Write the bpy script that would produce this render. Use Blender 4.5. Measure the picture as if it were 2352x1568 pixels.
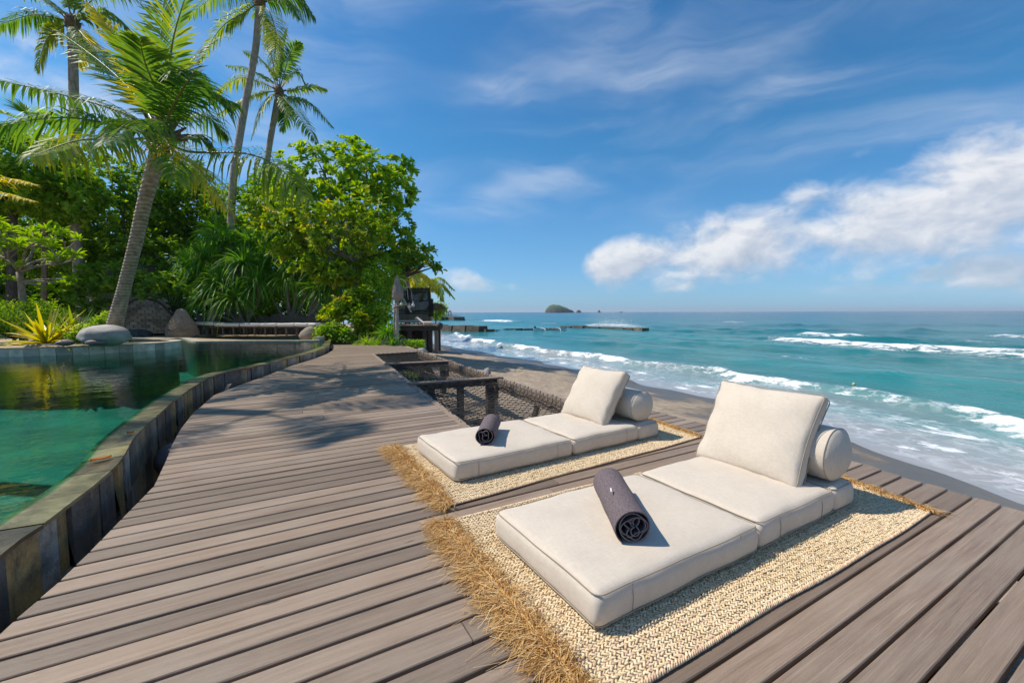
import bpy, bmesh, math, random
import numpy as np
from mathutils import Vector, Matrix
random.seed(7); rng = np.random.default_rng(7)
R = math.radians
for o in list(bpy.data.objects): bpy.data.objects.remove(o)
SC = bpy.context.scene; COL = SC.collection

# ------------------------------------------------------------------ camera
PW, PH, LENS = 2352.0, 1568.0, 15.0            # picture grid the layout was measured on
FPX = LENS / 36 * PW; CAMZ = 1.15
PITCH = math.atan((784 - 716.5) / FPX); YAW = R(29.7); ROLL = R(0.17)
_f = np.array([math.sin(YAW) * math.cos(PITCH), math.cos(YAW) * math.cos(PITCH), -math.sin(PITCH)])
_r = np.array([math.cos(YAW), -math.sin(YAW), 0.0]); _u = np.cross(_r, _f)
_r, _u = _r * math.cos(ROLL) - _u * math.sin(ROLL), _u * math.cos(ROLL) + _r * math.sin(ROLL)
_c = np.array([0, 0, CAMZ])
def ray(x, y): return _f + _r * (x - PW / 2) / FPX + _u * (PH / 2 - y) / FPX
def G(x, y, z=0.0):
    d = ray(x, y); return _c + d * ((z - CAMZ) / d[2])
def A(x, y, dep): return _c + ray(x, y) * dep
cam = bpy.data.cameras.new('camera'); co = bpy.data.objects.new('camera', cam); COL.objects.link(co)
cam.lens = LENS; cam.sensor_width = 36; cam.clip_start = 0.05; cam.clip_end = 40000
mw = Matrix.Identity(4)
for i in range(3): mw[i][0], mw[i][1], mw[i][2], mw[i][3] = _r[i], _u[i], -_f[i], _c[i]
co.matrix_world = mw; SC.camera = co

# ------------------------------------------------------------------ node helpers
def nd(nt, typ, ins=None, **pr):
    n = nt.nodes.new(typ)
    for k, v in pr.items(): setattr(n, k, v)
    for k, v in (ins or {}).items():
        if isinstance(v, bpy.types.NodeSocket): nt.links.new(v, n.inputs[k])
        else: n.inputs[k].default_value = v
    return n
def ma(nt, op, a, b=None, c=None, clamp=False):
    ins = {0: a}
    if b is not None: ins[1] = b
    if c is not None: ins[2] = c
    return nd(nt, 'ShaderNodeMath', ins, operation=op, use_clamp=clamp).outputs[0]
def vm(nt, op, a, b=None, out=0):
    ins = {0: a}
    if b is not None: ins[1] = b
    return nd(nt, 'ShaderNodeVectorMath', ins, operation=op).outputs[out]
def mr(nt, v, a, b, c=0.0, d=1.0, smooth=False):
    return nd(nt, 'ShaderNodeMapRange', {0: v, 1: a, 2: b, 3: c, 4: d}, interpolation_type='SMOOTHSTEP' if smooth else 'LINEAR').outputs[0]
def ramp(nt, fac, cols, const=False):
    n = nt.nodes.new('ShaderNodeValToRGB'); nt.links.new(fac, n.inputs[0]); e = n.color_ramp.elements
    if const: n.color_ramp.interpolation = 'CONSTANT'
    while len(e) > 1: e.remove(e[0])
    for i, (p, c) in enumerate(cols):
        el = e[0] if i == 0 else e.new(p)
        el.position = p; el.color = (*c[:3], 1)
    return n.outputs[0]
def mixc(nt, f, a, b, mode='MIX'):
    n = nd(nt, 'ShaderNodeMix', {0: f}, data_type='RGBA', blend_type=mode)
    for k, v in ((6, a), (7, b)):
        if isinstance(v, bpy.types.NodeSocket): nt.links.new(v, n.inputs[k])
        else: n.inputs[k].default_value = (*v[:3], 1)
    return n.outputs[2]
def noise(nt, vec, scale, detail=3, rough=0.5, dist=0.0, out=0):
    return nd(nt, 'ShaderNodeTexNoise', {'Vector': vec, 'Scale': scale, 'Detail': detail, 'Roughness': rough, 'Distortion': dist}).outputs[out]
def comb(nt, x, y, z=0.0): return nd(nt, 'ShaderNodeCombineXYZ', {0: x, 1: y, 2: z}).outputs[0]

# ------------------------------------------------------------------ sky, sun, exposure
SUNV = Vector((-0.61, 0.50, 1.0)).normalized()
SUN_EL = math.asin(SUNV.z); SUN_AZ = math.atan2(SUNV.x, SUNV.y)
W = bpy.data.worlds.new('World'); SC.world = W; W.use_nodes = True
nt = W.node_tree; nt.nodes.clear()
sky = nd(nt, 'ShaderNodeTexSky', sky_type='NISHITA', sun_disc=False, sun_elevation=SUN_EL, sun_rotation=SUN_AZ, altitude=0, air_density=1.25, dust_density=0.25, ozone_density=3.2)
dirv = nd(nt, 'ShaderNodeTexCoord').outputs['Generated']
dot = lambda v: vm(nt, 'DOT_PRODUCT', dirv, tuple(v), 1)
az = ma(nt, 'ARCTAN2', dot((math.cos(YAW), -math.sin(YAW), 0)), dot((math.sin(YAW), math.cos(YAW), 0)))
el = ma(nt, 'ARCSINE', dot((0, 0, 1)))
def azel(x, y):
    d = ray(x, y); d = d / np.linalg.norm(d)
    return math.atan2(d @ np.array([math.cos(YAW), -math.sin(YAW), 0]), d @ np.array([math.sin(YAW), math.cos(YAW), 0])), math.asin(d[2])
cv = comb(nt, az, ma(nt, 'MULTIPLY', el, 1.35))
warp = vm(nt, 'SCALE', noise(nt, cv, 5, 3, out=1)); warp.node.inputs['Scale'].default_value = 0.10
cw = vm(nt, 'ADD', cv, warp)
def fbm(v): return noise(nt, v, 7.5, 9, 0.56)
f0 = fbm(cw); f1 = fbm(vm(nt, 'ADD', cw, (-0.012, 0.026, 0)))
def bank(pts, halfs, amp, soft, ends, src=None):
    aa = [azel(*p) for p in pts]
    deg = min(2, len(pts) - 1)
    k = np.polyfit([p[0] for p in aa], [p[1] for p in aa], deg); k = [0] * (3 - len(k)) + list(k)
    cen = ma(nt, 'MULTIPLY_ADD', ma(nt, 'MULTIPLY_ADD', az, k[0], k[1]), az, k[2])
    h = mr(nt, az, aa[0][0], aa[-1][0], halfs[0], halfs[1])
    q = ma(nt, 'DIVIDE', ma(nt, 'SUBTRACT', el, cen), h)                       # -1..1 across the bank
    up = ma(nt, 'POWER', ma(nt, 'ABSOLUTE', q), 1.6)
    v = ma(nt, 'SUBTRACT', 1.0, up)
    e0 = mr(nt, az, aa[0][0] - ends, aa[0][0] + ends, -1.6, 0)
    v = ma(nt, 'ADD', v, e0)
    if halfs[2:]: v = ma(nt, 'ADD', v, mr(nt, az, aa[-1][0] - ends, aa[-1][0] + ends, 0, -1.6))
    v = ma(nt, 'ADD', v, ma(nt, 'MULTIPLY', ma(nt, 'SUBTRACT', src or f0, 0.5), amp))
    return mr(nt, v, 0.0, soft, smooth=True), q
cb = nd(nt, 'ShaderNodeMapping', {'Vector': cw, 'Rotation': (0, 0, R(-15)), 'Scale': (.78, 1.15, 1)}).outputs[0]
fb0 = noise(nt, cb, 7.0, 9, 0.55); fb1 = noise(nt, vm(nt, 'ADD', cb, (-0.006, 0.030, 0)), 7.0, 9, 0.55)
b1, q1 = bank([(1318, 622), (1500, 592), (1900, 528), (2352, 462)], (0.056, 0.132), 3.7, 0.95, 0.055, ma(nt, 'ADD', ma(nt, 'MULTIPLY', f0, .5), ma(nt, 'MULTIPLY', fb0, .5)))
b2, q2 = bank([(2030, 634), (2352, 612)], (0.022, 0.050), 3.0, 1.0, 0.05)
b8, q8 = bank([(1800, 668), (2352, 655)], (0.016, 0.026), 2.5, 1.6, 0.10)
b3, q3 = bank([(990, 636), (1150, 656)], (0.036, 0.018, 1), 4.6, 1.7, 0.05)
b4, q4 = bank([(-200, 190), (320, 300)], (0.12, 0.07, 1), 5.0, 1.6, 0.12)
b5, q5 = bank([(1925, 372), (2050, 318)], (0.022, 0.018, 1), 4.0, 1.6, 0.05)
thin = ma(nt, 'MAXIMUM', ma(nt, 'MULTIPLY', b4, 0.75), ma(nt, 'MULTIPLY', b5, 0.45))
dens = ma(nt, 'MAXIMUM', ma(nt, 'MAXIMUM', b1, ma(nt, 'MULTIPLY', b2, 0.85)), ma(nt, 'MAXIMUM', ma(nt, 'MAXIMUM', ma(nt, 'MULTIPLY', b3, 0.75), ma(nt, 'MULTIPLY', b8, .4)), thin))
# cirrus streaks: noise drawn out along one direction
ci = nd(nt, 'ShaderNodeMapping', {'Vector': cw, 'Rotation': (0, 0, R(-32)), 'Scale': (1.1, 4.2, 1)}).outputs[0]
c1 = noise(nt, ci, 1.9, 6, 0.52, 0.5); c2 = noise(nt, cv, 1.5, 2)
cir = ma(nt, 'MULTIPLY', mr(nt, c1, 0.36, 0.82, smooth=True), mr(nt, c2, 0.36, 0.66, smooth=True))
b6, q6 = bank([(960, 492), (1200, 440), (1430, 290)], (0.035, 0.10, 1), 4.6, 3.2, 0.26, c1)
b7, q7 = bank([(1050, 120), (1280, 290)], (0.07, 0.12, 1), 4.6, 3.2, 0.26, c1)
b9, q9 = bank([(1450, 400), (2000, 180)], (0.06, 0.10, 1), 4.6, 3.4, 0.26, c1)
cir = ma(nt, 'ADD', ma(nt, 'MULTIPLY', cir, 0.58), ma(nt, 'MULTIPLY', ma(nt, 'MAXIMUM', b6, ma(nt, 'MAXIMUM', ma(nt, 'MULTIPLY', b7, .8), ma(nt, 'MULTIPLY', b9, .6))), 0.72), clamp=True)
cir = ma(nt, 'MULTIPLY', cir, mr(nt, el, 0.02, 0.25))
lit = ma(nt, 'ADD', ma(nt, 'MULTIPLY', ma(nt, 'ADD', ma(nt, 'SUBTRACT', fb0, fb1), ma(nt, 'SUBTRACT', f0, f1)), 2.4), mr(nt, q1, -0.9, 0.8, 0.22, 0.88))
ccol = ramp(nt, lit, [(0.0, (4.3, 4.9, 5.8)), (0.45, (5.9, 6.2, 6.9)), (0.95, (8.4, 8.35, 8.4))])
skyt = ramp(nt, mr(nt, el, 0.0, 0.7), [(0, (.25, .48, .98)), (.08, (.27, .47, .80)), (.2, (.27, .48, .70)), (.5, (.205, .50, .67)), (1, (.205, .48, .67))])
skyc = vm(nt, 'MULTIPLY', vm(nt, 'MULTIPLY', sky.outputs[0], skyt), (1.65, 1.65, 1.65))      # deep tropical blue
col = mixc(nt, cir, skyc, (7.0, 7.5, 8.4))
col = mixc(nt, ma(nt, 'MULTIPLY', dens, 0.88), col, ccol)
bg = nd(nt, 'ShaderNodeBackground', {'Color': col, 'Strength': 0.10})
nt.links.new(bg.outputs[0], nd(nt, 'ShaderNodeOutputWorld').inputs[0])
sl = bpy.data.lights.new('sun', 'SUN'); sl.energy = 4.5; sl.angle = R(0.53); sl.color = (1.0, 0.93, 0.82)
so = bpy.data.objects.new('sun', sl); COL.objects.link(so); so.rotation_euler = SUNV.to_track_quat('Z', 'Y').to_euler(); so.location = (0, 0, 30)
vs = SC.view_settings; vs.view_transform = 'Standard'; vs.look = 'None'; vs.exposure = 0.15; vs.gamma = 1.0; vs.use_curve_mapping = False
SC.cycles.max_bounces = 8; SC.cycles.transparent_max_bounces = 12; SC.cycles.caustics_reflective = False; SC.cycles.caustics_refractive = False
SC.cycles.use_denoising = True

# ------------------------------------------------------------------ mesh helpers
def link(o): COL.objects.link(o); return o
def meshdata(name, V, F, mat=None, smooth=False, attrs=None):
    me = bpy.data.meshes.new(name)
    V = np.asarray(V, dtype=np.float32)
    if isinstance(F, np.ndarray) and F.ndim == 2:
        k = F.shape[1]; m = len(F)
        me.vertices.add(len(V)); me.vertices.foreach_set('co', V.ravel())
        me.loops.add(m * k); me.loops.foreach_set('vertex_index', F.astype(np.int32).ravel())
        me.polygons.add(m); me.polygons.foreach_set('loop_start', np.arange(0, m * k, k, dtype=np.int32))
        try: me.polygons.foreach_set('loop_total', np.full(m, k, dtype=np.int32))
        except Exception: pass
        me.update(calc_edges=True)
    else:
        me.from_pydata([tuple(map(float, v)) for v in V], [], [list(map(int, f)) for f in F]); me.update()
    me.polygons.foreach_set('use_smooth', np.full(len(me.polygons), smooth))
    for k, v in (attrs or {}).items():
        at = me.attributes.new(k, 'FLOAT', 'POINT'); at.data.foreach_set('value', np.asarray(v, dtype=np.float32))
    if mat: me.materials.append(mat)
    return me
def tag(o, label=None, cat=None, group=None, kind=None):
    if label: o['label'] = label
    if cat: o['category'] = cat
    if group: o['group'] = group
    if kind: o['kind'] = kind
    return o
def ob(name, V, F, mat, parent=None, loc=None, smooth=False, attrs=None, **t):
    """V in world coordinates; loc = the object's own origin; a child's origin is its thing's."""
    V = np.asarray(V, dtype=float)
    if parent is not None: L = np.array(parent['_o'])
    else: L = np.array(loc if loc is not None else (0, 0, 0), dtype=float)
    o = link(bpy.data.objects.new(name, meshdata(name, V - L, F, mat, smooth, attrs)))
    if parent is not None: o.parent = parent; o['_o'] = tuple(L)
    else: o.location = L; o['_o'] = tuple(L)
    return tag(o, **t)
def thing(name, loc, label, cat, group=None):
    o = link(bpy.data.objects.new(name, None)); o.location = loc; o.empty_display_size = 0.2; o['_o'] = tuple(map(float, loc))
    return tag(o, label, cat, group)
def cat_(parts):
    Vs, Fs, n = [], [], 0
    for V, F in parts:
        V = np.asarray(V, dtype=float); Vs.append(V)
        Fs += [[i + n for i in f] for f in F]; n += len(V)
    return np.vstack(Vs), Fs
def box(c, s, ax=None):
    """centre, full size, optional 3 axis rows"""
    h = np.array(s) / 2.0
    P = np.array([[sx, sy, sz] for sz in (-1, 1) for sy in (-1, 1) for sx in (-1, 1)]) * h
    if ax is not None: P = P @ np.array(ax)
    return P + np.array(c), [[0, 2, 3, 1], [4, 5, 7, 6], [0, 1, 5, 4], [2, 6, 7, 3], [0, 4, 6, 2], [1, 3, 7, 5]]
def axes(d, up=(0, 0, 1)):
    x = np.array(d, float); x /= np.linalg.norm(x); y = np.cross(up, x)
    if np.linalg.norm(y) < 1e-5: y = np.cross((1, 0, 0), x)
    y /= np.linalg.norm(y); return np.array([x, y, np.cross(x, y)])
def beam(a, b, w, h, drop=0.0):
    """box between a and b (top faces pass through the points)"""
    a, b = np.array(a, float), np.array(b, float); X = axes(b - a)
    return box((a + b) / 2 - X[2] * (h / 2 + drop), (np.linalg.norm(b - a), w, h), X)
def tube(pts, rad, n=8, cap=True, wob=0.0):
    P = np.array(pts, float); m = len(P); rad = np.broadcast_to(np.array(rad, float), (m,))
    T = np.gradient(P, axis=0); T /= np.linalg.norm(T, axis=1)[:, None] + 1e-9
    ref = np.array([0, 0, 1.0]) if abs(T[0][2]) < 0.9 else np.array([1.0, 0, 0])
    V = []
    u = np.cross(T[0], ref); u /= np.linalg.norm(u)
    for i in range(m):
        u = u - T[i] * (u @ T[i]); u /= np.linalg.norm(u) + 1e-9; v = np.cross(T[i], u)
        for k in range(n):
            a = 2 * math.pi * k / n; rr = rad[i] * (1 + (wob * math.sin(3.1 * i + 2.3 * k) if wob else 0))
            V.append(P[i] + (u * math.cos(a) + v * math.sin(a)) * rr)
    F = [[i * n + k, i * n + (k + 1) % n, (i + 1) * n + (k + 1) % n, (i + 1) * n + k] for i in range(m - 1) for k in range(n)]
    if cap: F += [list(range(n))[::-1], [(m - 1) * n + k for k in range(n)]]
    return np.array(V), F
def bez(pts, n):
    """smooth Catmull-Rom through points"""
    P = np.array(pts, float); P = np.vstack([2 * P[0] - P[1], P, 2 * P[-1] - P[-2]]); out = []
    segs = len(P) - 3
    for j in range(n):
        t = j / (n - 1) * segs; i = min(int(t), segs - 1); t -= i
        a, b, c, d = P[i:i + 4]
        out.append(0.5 * (2 * b + (c - a) * t + (2 * a - 5 * b + 4 * c - d) * t * t + (3 * b - a - 3 * c + d) * t ** 3))
    return np.array(out)
def rbox(a, r, n=(8, 8, 4), shape=None):
    """rounded box of half size a and edge radius r; shape(P) bends it further"""
    a = np.array(a, float); bm = bmesh.new(); nx, ny, nz = n
    vd = {}
    def vert(p):
        k = tuple(np.round(p, 5))
        if k not in vd: vd[k] = len(vd)
        return vd[k]
    def grd(n_, half):   # positions denser at the rounded rim
        t = np.linspace(-1, 1, n_ + 1) * (half - r)
        e = [half - r + r * s for s in (0.35, 0.7, 1.0)]
        return np.concatenate([-np.array(e[::-1]), t, np.array(e)])
    g = [grd(n[i], a[i]) for i in range(3)]; F = []
    for ax_ in range(3):
        i, j = [k for k in range(3) if k != ax_]
        for s in (-1, 1):
            for p in range(len(g[i]) - 1):
                for q in range(len(g[j]) - 1):
                    f = []
                    for (dp, dq) in ((0, 0), (1, 0), (1, 1), (0, 1)):
                        v = np.zeros(3); v[ax_] = s * a[ax_]; v[i] = g[i][p + dp]; v[j] = g[j][q + dq]; f.append(vert(v))
                    flip = (s > 0) == (ax_ == 1)
                    F.append(f[::-1] if flip else f)
    bm.free()
    P = np.array([k for k in vd]); core = np.clip(P, -(a - r), a - r); d = P - core; L = np.linalg.norm(d, axis=1)[:, None]
    P = core + np.where(L > 1e-9, d / np.maximum(L, 1e-9) * r, 0)
    if shape is not None: P = shape(P)
    return P, F
def wav(P, k, s=0):
    """cheap smooth pseudo-noise, about -1..1"""
    P = np.asarray(P, float) * k; x, y, z = P[..., 0] + s, P[..., 1] + 2.1 * s, P[..., 2] - 1.3 * s
    return (np.sin(x * 1.7 + 1.3 * np.sin(y * 1.1 + s)) + np.sin(y * 2.1 + 1.7 * np.sin(z * 1.3 + x * .7)) + np.sin(z * 1.9 + 1.1 * np.sin(x * 1.5 - y))) / 3

# ------------------------------------------------------------------ material helpers
def newmat(name):
    m = bpy.data.materials.new(name); m.use_nodes = True; m.node_tree.nodes.clear(); return m, m.node_tree
def finish(nt, shader, disp=None):
    o = nd(nt, 'ShaderNodeOutputMaterial'); nt.links.new(shader, o.inputs[0])
def pos(nt): return nd(nt, 'ShaderNodeNewGeometry').outputs['Position']
def objrand(nt): return nd(nt, 'ShaderNodeObjectInfo').outputs['Random']
def pmat(name, cols, scale=6, detail=5, rough=0.7, bump=0.25, bscale=None, stretch=(1, 1, 1), rnd=0.0, spec=0.4, bdist=0.01, local=False, metal=0):
    m, nt = newmat(name)
    p = nd(nt, 'ShaderNodeTexCoord').outputs['Object'] if local else pos(nt)
    p = vm(nt, 'MULTIPLY', p, stretch)
    if rnd: p = vm(nt, 'ADD', p, comb(nt, ma(nt, 'MULTIPLY', objrand(nt), 37.0), ma(nt, 'MULTIPLY', objrand(nt), 19.0)))
    n = noise(nt, p, scale, detail, 0.6)
    st = [0.28 + 0.44 * i / max(1, len(cols) - 1) for i in range(len(cols))]
    c = ramp(nt, n, list(zip(st, cols)))
    if rnd:
        v = ma(nt, 'MULTIPLY_ADD', objrand(nt), 2 * rnd, 1 - rnd)
        c = nd(nt, 'ShaderNodeHueSaturation', {'Value': v, 'Color': c}).outputs[0]
    b = nd(nt, 'ShaderNodeBump', {'Strength': bump, 'Distance': bdist, 'Height': noise(nt, p, bscale or scale * 4, 6, 0.65)})
    s = nd(nt, 'ShaderNodeBsdfPrincipled', {'Base Color': c, 'Roughness': rough, 'Specular IOR Level': spec, 'Normal': b.outputs[0], 'Metallic': metal})
    finish(nt, s.outputs[0]); return m
def leafmat(name, cols, trans=0.35, rough=0.45, spec=0.4):
    m, nt = newmat(name)
    t = nd(nt, 'ShaderNodeAttribute', attribute_name='tint').outputs['Fac']
    st = [i / max(1, len(cols) - 1) for i in range(len(cols))]
    c = ramp(nt, t, list(zip(st, cols)))
    p = nd(nt, 'ShaderNodeBsdfPrincipled', {'Base Color': c, 'Roughness': rough, 'Specular IOR Level': spec})
    c2 = nd(nt, 'ShaderNodeHueSaturation', {'Hue': 0.485, 'Saturation': 1.1, 'Value': 1.85, 'Color': c}).outputs[0]
    tr = nd(nt, 'ShaderNodeBsdfTranslucent', {'Color': c2})
    finish(nt, nd(nt, 'ShaderNodeMixShader', {0: trans, 1: p.outputs[0], 2: tr.outputs[0]}).outputs[0]); return m
# ================================================================== SETTING: sea, beach, garden ground
SEA = -1.9
shore = np.array([G(x, y, SEA)[:2] for x, y in [(2352, 1165), (2084, 1068), (1967, 1009), (1650, 920), (1345, 850), (1010, 792)]])
SY = np.concatenate([[-9000, -40, -8], shore[:, 1], [60, 300, 12000]]); SX = np.concatenate([[-60, 6.5, 8.8], shore[:, 0], [17, 30, 300]])
def Xs(Y): return np.interp(Y, SY, SX) + 0.22 * np.sin(np.asarray(Y) * 0.9) + 0.12 * np.sin(np.asarray(Y) * 2.3 + 1)
def line_foam(X, Y, px, sea=0.35, land=1.2, fade=2.0):
    L = np.array([G(x, y, SEA)[:2] for x, y in px]); L = L[np.argsort(L[:, 1])]
    xl = np.interp(Y, L[:, 1], L[:, 0]) + 0.35 * np.sin(Y * 0.8 + px[0][0]) + 0.2 * np.sin(Y * 2.1)
    du = X - xl
    f = np.where(du > 0, np.exp(-(du / sea) ** 2), np.exp(du / land))
    e = np.clip((Y - L[0, 1]) / fade + 0.5, 0, 1) * np.clip((L[-1, 1] - Y) / fade + 0.5, 0, 1)
    return f * e, du, e
uu = np.concatenate([np.arange(-0.9, 9, 0.15), np.arange(9, 48, 0.36), np.geomspace(49, 9000, 80)])
vv = np.concatenate([-np.geomspace(9000, 6, 36), np.arange(-5, 46, 0.28), np.geomspace(47, 12000, 90)])
U, Yg = np.meshgrid(uu, vv); Xg = Xs(Yg) + U
foam = np.zeros_like(Xg); Z = np.zeros_like(Xg)
def swell(X, Y):
    z = np.zeros_like(X)
    for k, (wl, am, an) in enumerate([(13, .085, .10), (8.1, .06, -.16), (5.2, .042, .25), (3.1, .026, -.35), (2.0, .018, .5), (1.3, .011, -.7)]):
        ph = 2 * math.pi / wl * (X * math.cos(an) + Y * math.sin(an)) + k * 1.7 + 1.2 * np.sin(Y * .13 * (k + 1) + k) + .8 * np.sin(X * .11 + Y * .07 * k)
        z += am * (1 - np.abs(np.sin(ph / 2))) * 2.3
    return z
dist = np.hypot(Xg, Yg)
Z += swell(Xg, Yg) * np.clip((U - 3) / 12, 0.0, 1) * np.clip(400 / (dist + 1), 0, 1)
A_px = [(1040, 768), (1085, 783), (1200, 804), (1300, 817), (1400, 830), (1500, 845), (1640, 864), (1750, 882), (1880, 898), (2000, 925), (2150, 952), (2352, 992), (2700, 1075)]
f, du, e = line_foam(Xg, Yg, A_px, 0.30, 1.0); foam = np.maximum(foam, f * (.80 + .13 * np.sin(Yg * .7) + .1 * np.sin(Yg * 1.9 + 2))); Z += e * 0.34 * np.exp(-((du - .15) / .55) ** 2)
foam = np.maximum(foam, 0.50 * e * np.clip((-du) / 1.5, 0, 1) * (U > 0.05) * np.clip(U * 2, 0, 1))
f, du, e = line_foam(Xg, Yg, [(1765, 783), (1900, 795), (2050, 806), (2200, 816), (2352, 828), (2600, 846)], 0.7, 3.2, 4); foam = np.maximum(foam, f * 0.95); Z += e * 0.40 * np.exp(-((du - .4) / 1.2) ** 2)
for px, s_, l_, fd, h in [([(1832, 773), (1900, 778), (2000, 781)], 1.2, 3, 3, .5), ([(2238, 773), (2352, 779), (2500, 786)], 1.5, 4, 4, .5), ([(1650, 741), (1750, 744)], 2.5, 5, 6, .4), ([(1105, 737), (1185, 741)], 2, 6, 8, .3), ([(1350, 749), (1480, 755)], 1.5, 5, 6, .3), ([(2100, 790), (2352, 800)], .5, 3, 4, .15), ([(1700, 818), (1990, 838)], .3, 1.5, 4, .1)]:
    f, du, e = line_foam(Xg, Yg, px, s_, l_, fd); foam = np.maximum(foam, f * (0.9 if h > .2 else .55)); Z += e * h * np.exp(-((du - .6) / 1.6) ** 2)
for px, h, wd in [([(1600, 764), (2352, 769), (3000, 777)], .42, 2.4), ([(1500, 772), (2352, 800)], .25, 2.0), ([(1250, 780), (2000, 855)], .22, 1.6), ([(1700, 835), (2352, 905), (2600, 940)], .30, 1.3), ([(1500, 752), (2352, 750)], .5, 5)]:
    f, du, e = line_foam(Xg, Yg, px, 1, 1, 22); Z += e * h * np.exp(-(du / wd) ** 2)
Zs = SEA + Z * np.clip((U + .1) / 3, 0, 1) - 0.02 * (U < 0)
nV, nU = Xg.shape
idx = np.arange(nV * nU).reshape(nV, nU)
SF = np.stack([idx[:-1, :-1].ravel(), idx[:-1, 1:].ravel(), idx[1:, 1:].ravel(), idx[1:, :-1].ravel()], 1)
m, nt = newmat('sea_water')
P = pos(nt); fo = nd(nt, 'ShaderNodeAttribute', attribute_name='foam').outputs['Fac']; off = nd(nt, 'ShaderNodeAttribute', attribute_name='off').outputs['Fac']
PS = vm(nt, 'MULTIPLY', P, (1, .45, 1))
big = noise(nt, PS, .06, 4, .6)
offn = ma(nt, 'ADD', off, ma(nt, 'MULTIPLY', ma(nt, 'SUBTRACT', big, .5), 22.0))
cs = ramp(nt, ma(nt, 'POWER', ma(nt, 'DIVIDE', ma(nt, 'MAXIMUM', offn, 0), 900.0, clamp=True), .4), [(0.0, (.06, .11, .10)), (.13, (.016, .14, .135)), (.22, (.008, .15, .15)), (.32, (.006, .12, .145)), (.48, (.007, .085, .14)), (.75, (.008, .06, .13)), (1.0, (.010, .055, .125))])
sub = nd(nt, 'ShaderNodeMapRange', {0: off, 1: 2.6, 2: 7.0, 3: 1.0, 4: 0.0}).outputs[0]
cs = mixc(nt, sub, cs, (.33, .305, .305))
bands = noise(nt, vm(nt, 'MULTIPLY', P, (1, .22, 1)), .35, 4, .6)
cs = mixc(nt, mr(nt, bands, .40, .68), cs, mixc(nt, .45, cs, (.05, .33, .33)))
vor = nd(nt, 'ShaderNodeTexVoronoi', {'Vector': vm(nt, 'ADD', P, vm(nt, 'MULTIPLY', noise(nt, P, 2.2, 3, out=1), (.9, .9, 0))), 'Scale': 1.6}, feature='DISTANCE_TO_EDGE').outputs[0]
lace = mr(nt, vor, .0, .13, 1, 0)
n1 = noise(nt, PS, 1.7, 7, .7); n2 = noise(nt, P, .5, 3)
core = mr(nt, ma(nt, 'ADD', fo, ma(nt, 'MULTIPLY', ma(nt, 'SUBTRACT', n1, .5), 2.3)), .56, .82, smooth=True)
la = ma(nt, 'MULTIPLY', ma(nt, 'MULTIPLY', lace, mr(nt, ma(nt, 'ADD', ma(nt, 'MULTIPLY', fo, 1.3), ma(nt, 'SUBTRACT', n2, .5)), .38, .8)), .42)
fm = ma(nt, 'MAXIMUM', core, la)
cap = mr(nt, noise(nt, vm(nt, 'MULTIPLY', P, (1, .35, 1)), .55, 8, .7), .69, .76, 0, .6)
fm = ma(nt, 'MAXIMUM', fm, ma(nt, 'MULTIPLY', cap, mr(nt, off, 6, 30)))
colr = mixc(nt, fm, cs, (.80, .82, .83))
h1 = noise(nt, vm(nt, 'MULTIPLY', P, (1, .5, 1)), 1.1, 6, .62); h2 = noise(nt, PS, 7, 3)
hh = ma(nt, 'ADD', h1, ma(nt, 'MULTIPLY', h2, .12)); hh = ma(nt, 'ADD', hh, ma(nt, 'MULTIPLY', fm, .25))
bst = mr(nt, off, 0.5, 12, .14, .85)
bp = nd(nt, 'ShaderNodeBump', {'Strength': bst, 'Distance': .35, 'Height': hh})
s = nd(nt, 'ShaderNodeBsdfPrincipled', {'Base Color': colr, 'Roughness': ma(nt, 'MAXIMUM', mr(nt, off, 0, 40, .12, .22), ma(nt, 'MULTIPLY', fm, .8)), 'IOR': 1.33, 'Specular IOR Level': ma(nt, 'MULTIPLY_ADD', fm, -.3, .45), 'Normal': bp.outputs[0]})
finish(nt, s.outputs[0]); MSEA = m
ob('sea', np.stack([Xg, Yg, Zs], -1).reshape(-1, 3), SF, MSEA, smooth=True, attrs={'foam': foam.ravel(), 'off': U.ravel()}, kind='structure', label='turquoise sea with white breakers rolling onto the beach', cat='sea')

# beach
def beach_z(X, Y):
    s = np.clip((X - 3.3) / (Xs(Y) - 3.3), 0, 1)
    return np.where(X < Xs(Y), -.72 - 1.18 * s ** 1.15, SEA - .10 * (X - Xs(Y)))
bu = np.concatenate([np.linspace(-1.6, -.02, 95), np.linspace(.02, 6, 12)])
bv = np.concatenate([np.linspace(-60, -6, 20), np.arange(-5, 45, .25), np.linspace(46, 120, 30)])
tt, Yb = np.meshgrid(np.linspace(0, 1, 110), bv)
pool_y = np.array([-60, -1, 1, 4, 6, 7.5, 9, 10.5, 12, 14, 120.]); pool_x = np.array([-.9, -.9, -.9, -.85, -.85, -.5, 0., .7, 1.2, 1.6, 1.6])
XL = np.interp(Yb, pool_y, pool_x); Xb = XL + tt * (Xs(Yb) + 6 - XL)
Zb = beach_z(Xb, Yb); Pb = np.stack([Xb, Yb, Zb], -1)
dry = np.clip((Xs(Yb) - 2.2 - Xb) / 3, 0, 1)
Zb = Zb + dry * (.035 * wav(Pb, 1.6) + .034 * wav(Pb, 4.5, 2) + .02 * wav(Pb, 8.5, 4))
Pb[..., 2] = Zb; n1_, n2_ = Xb.shape; ib = np.arange(n1_ * n2_).reshape(n1_, n2_)
BF = np.stack([ib[:-1, :-1].ravel(), ib[:-1, 1:].ravel(), ib[1:, 1:].ravel(), ib[1:, :-1].ravel()], 1)
m, nt = newmat('beach_sand'); P = pos(nt)
wt = nd(nt, 'ShaderNodeAttribute', attribute_name='wet').outputs['Fac']
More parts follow.
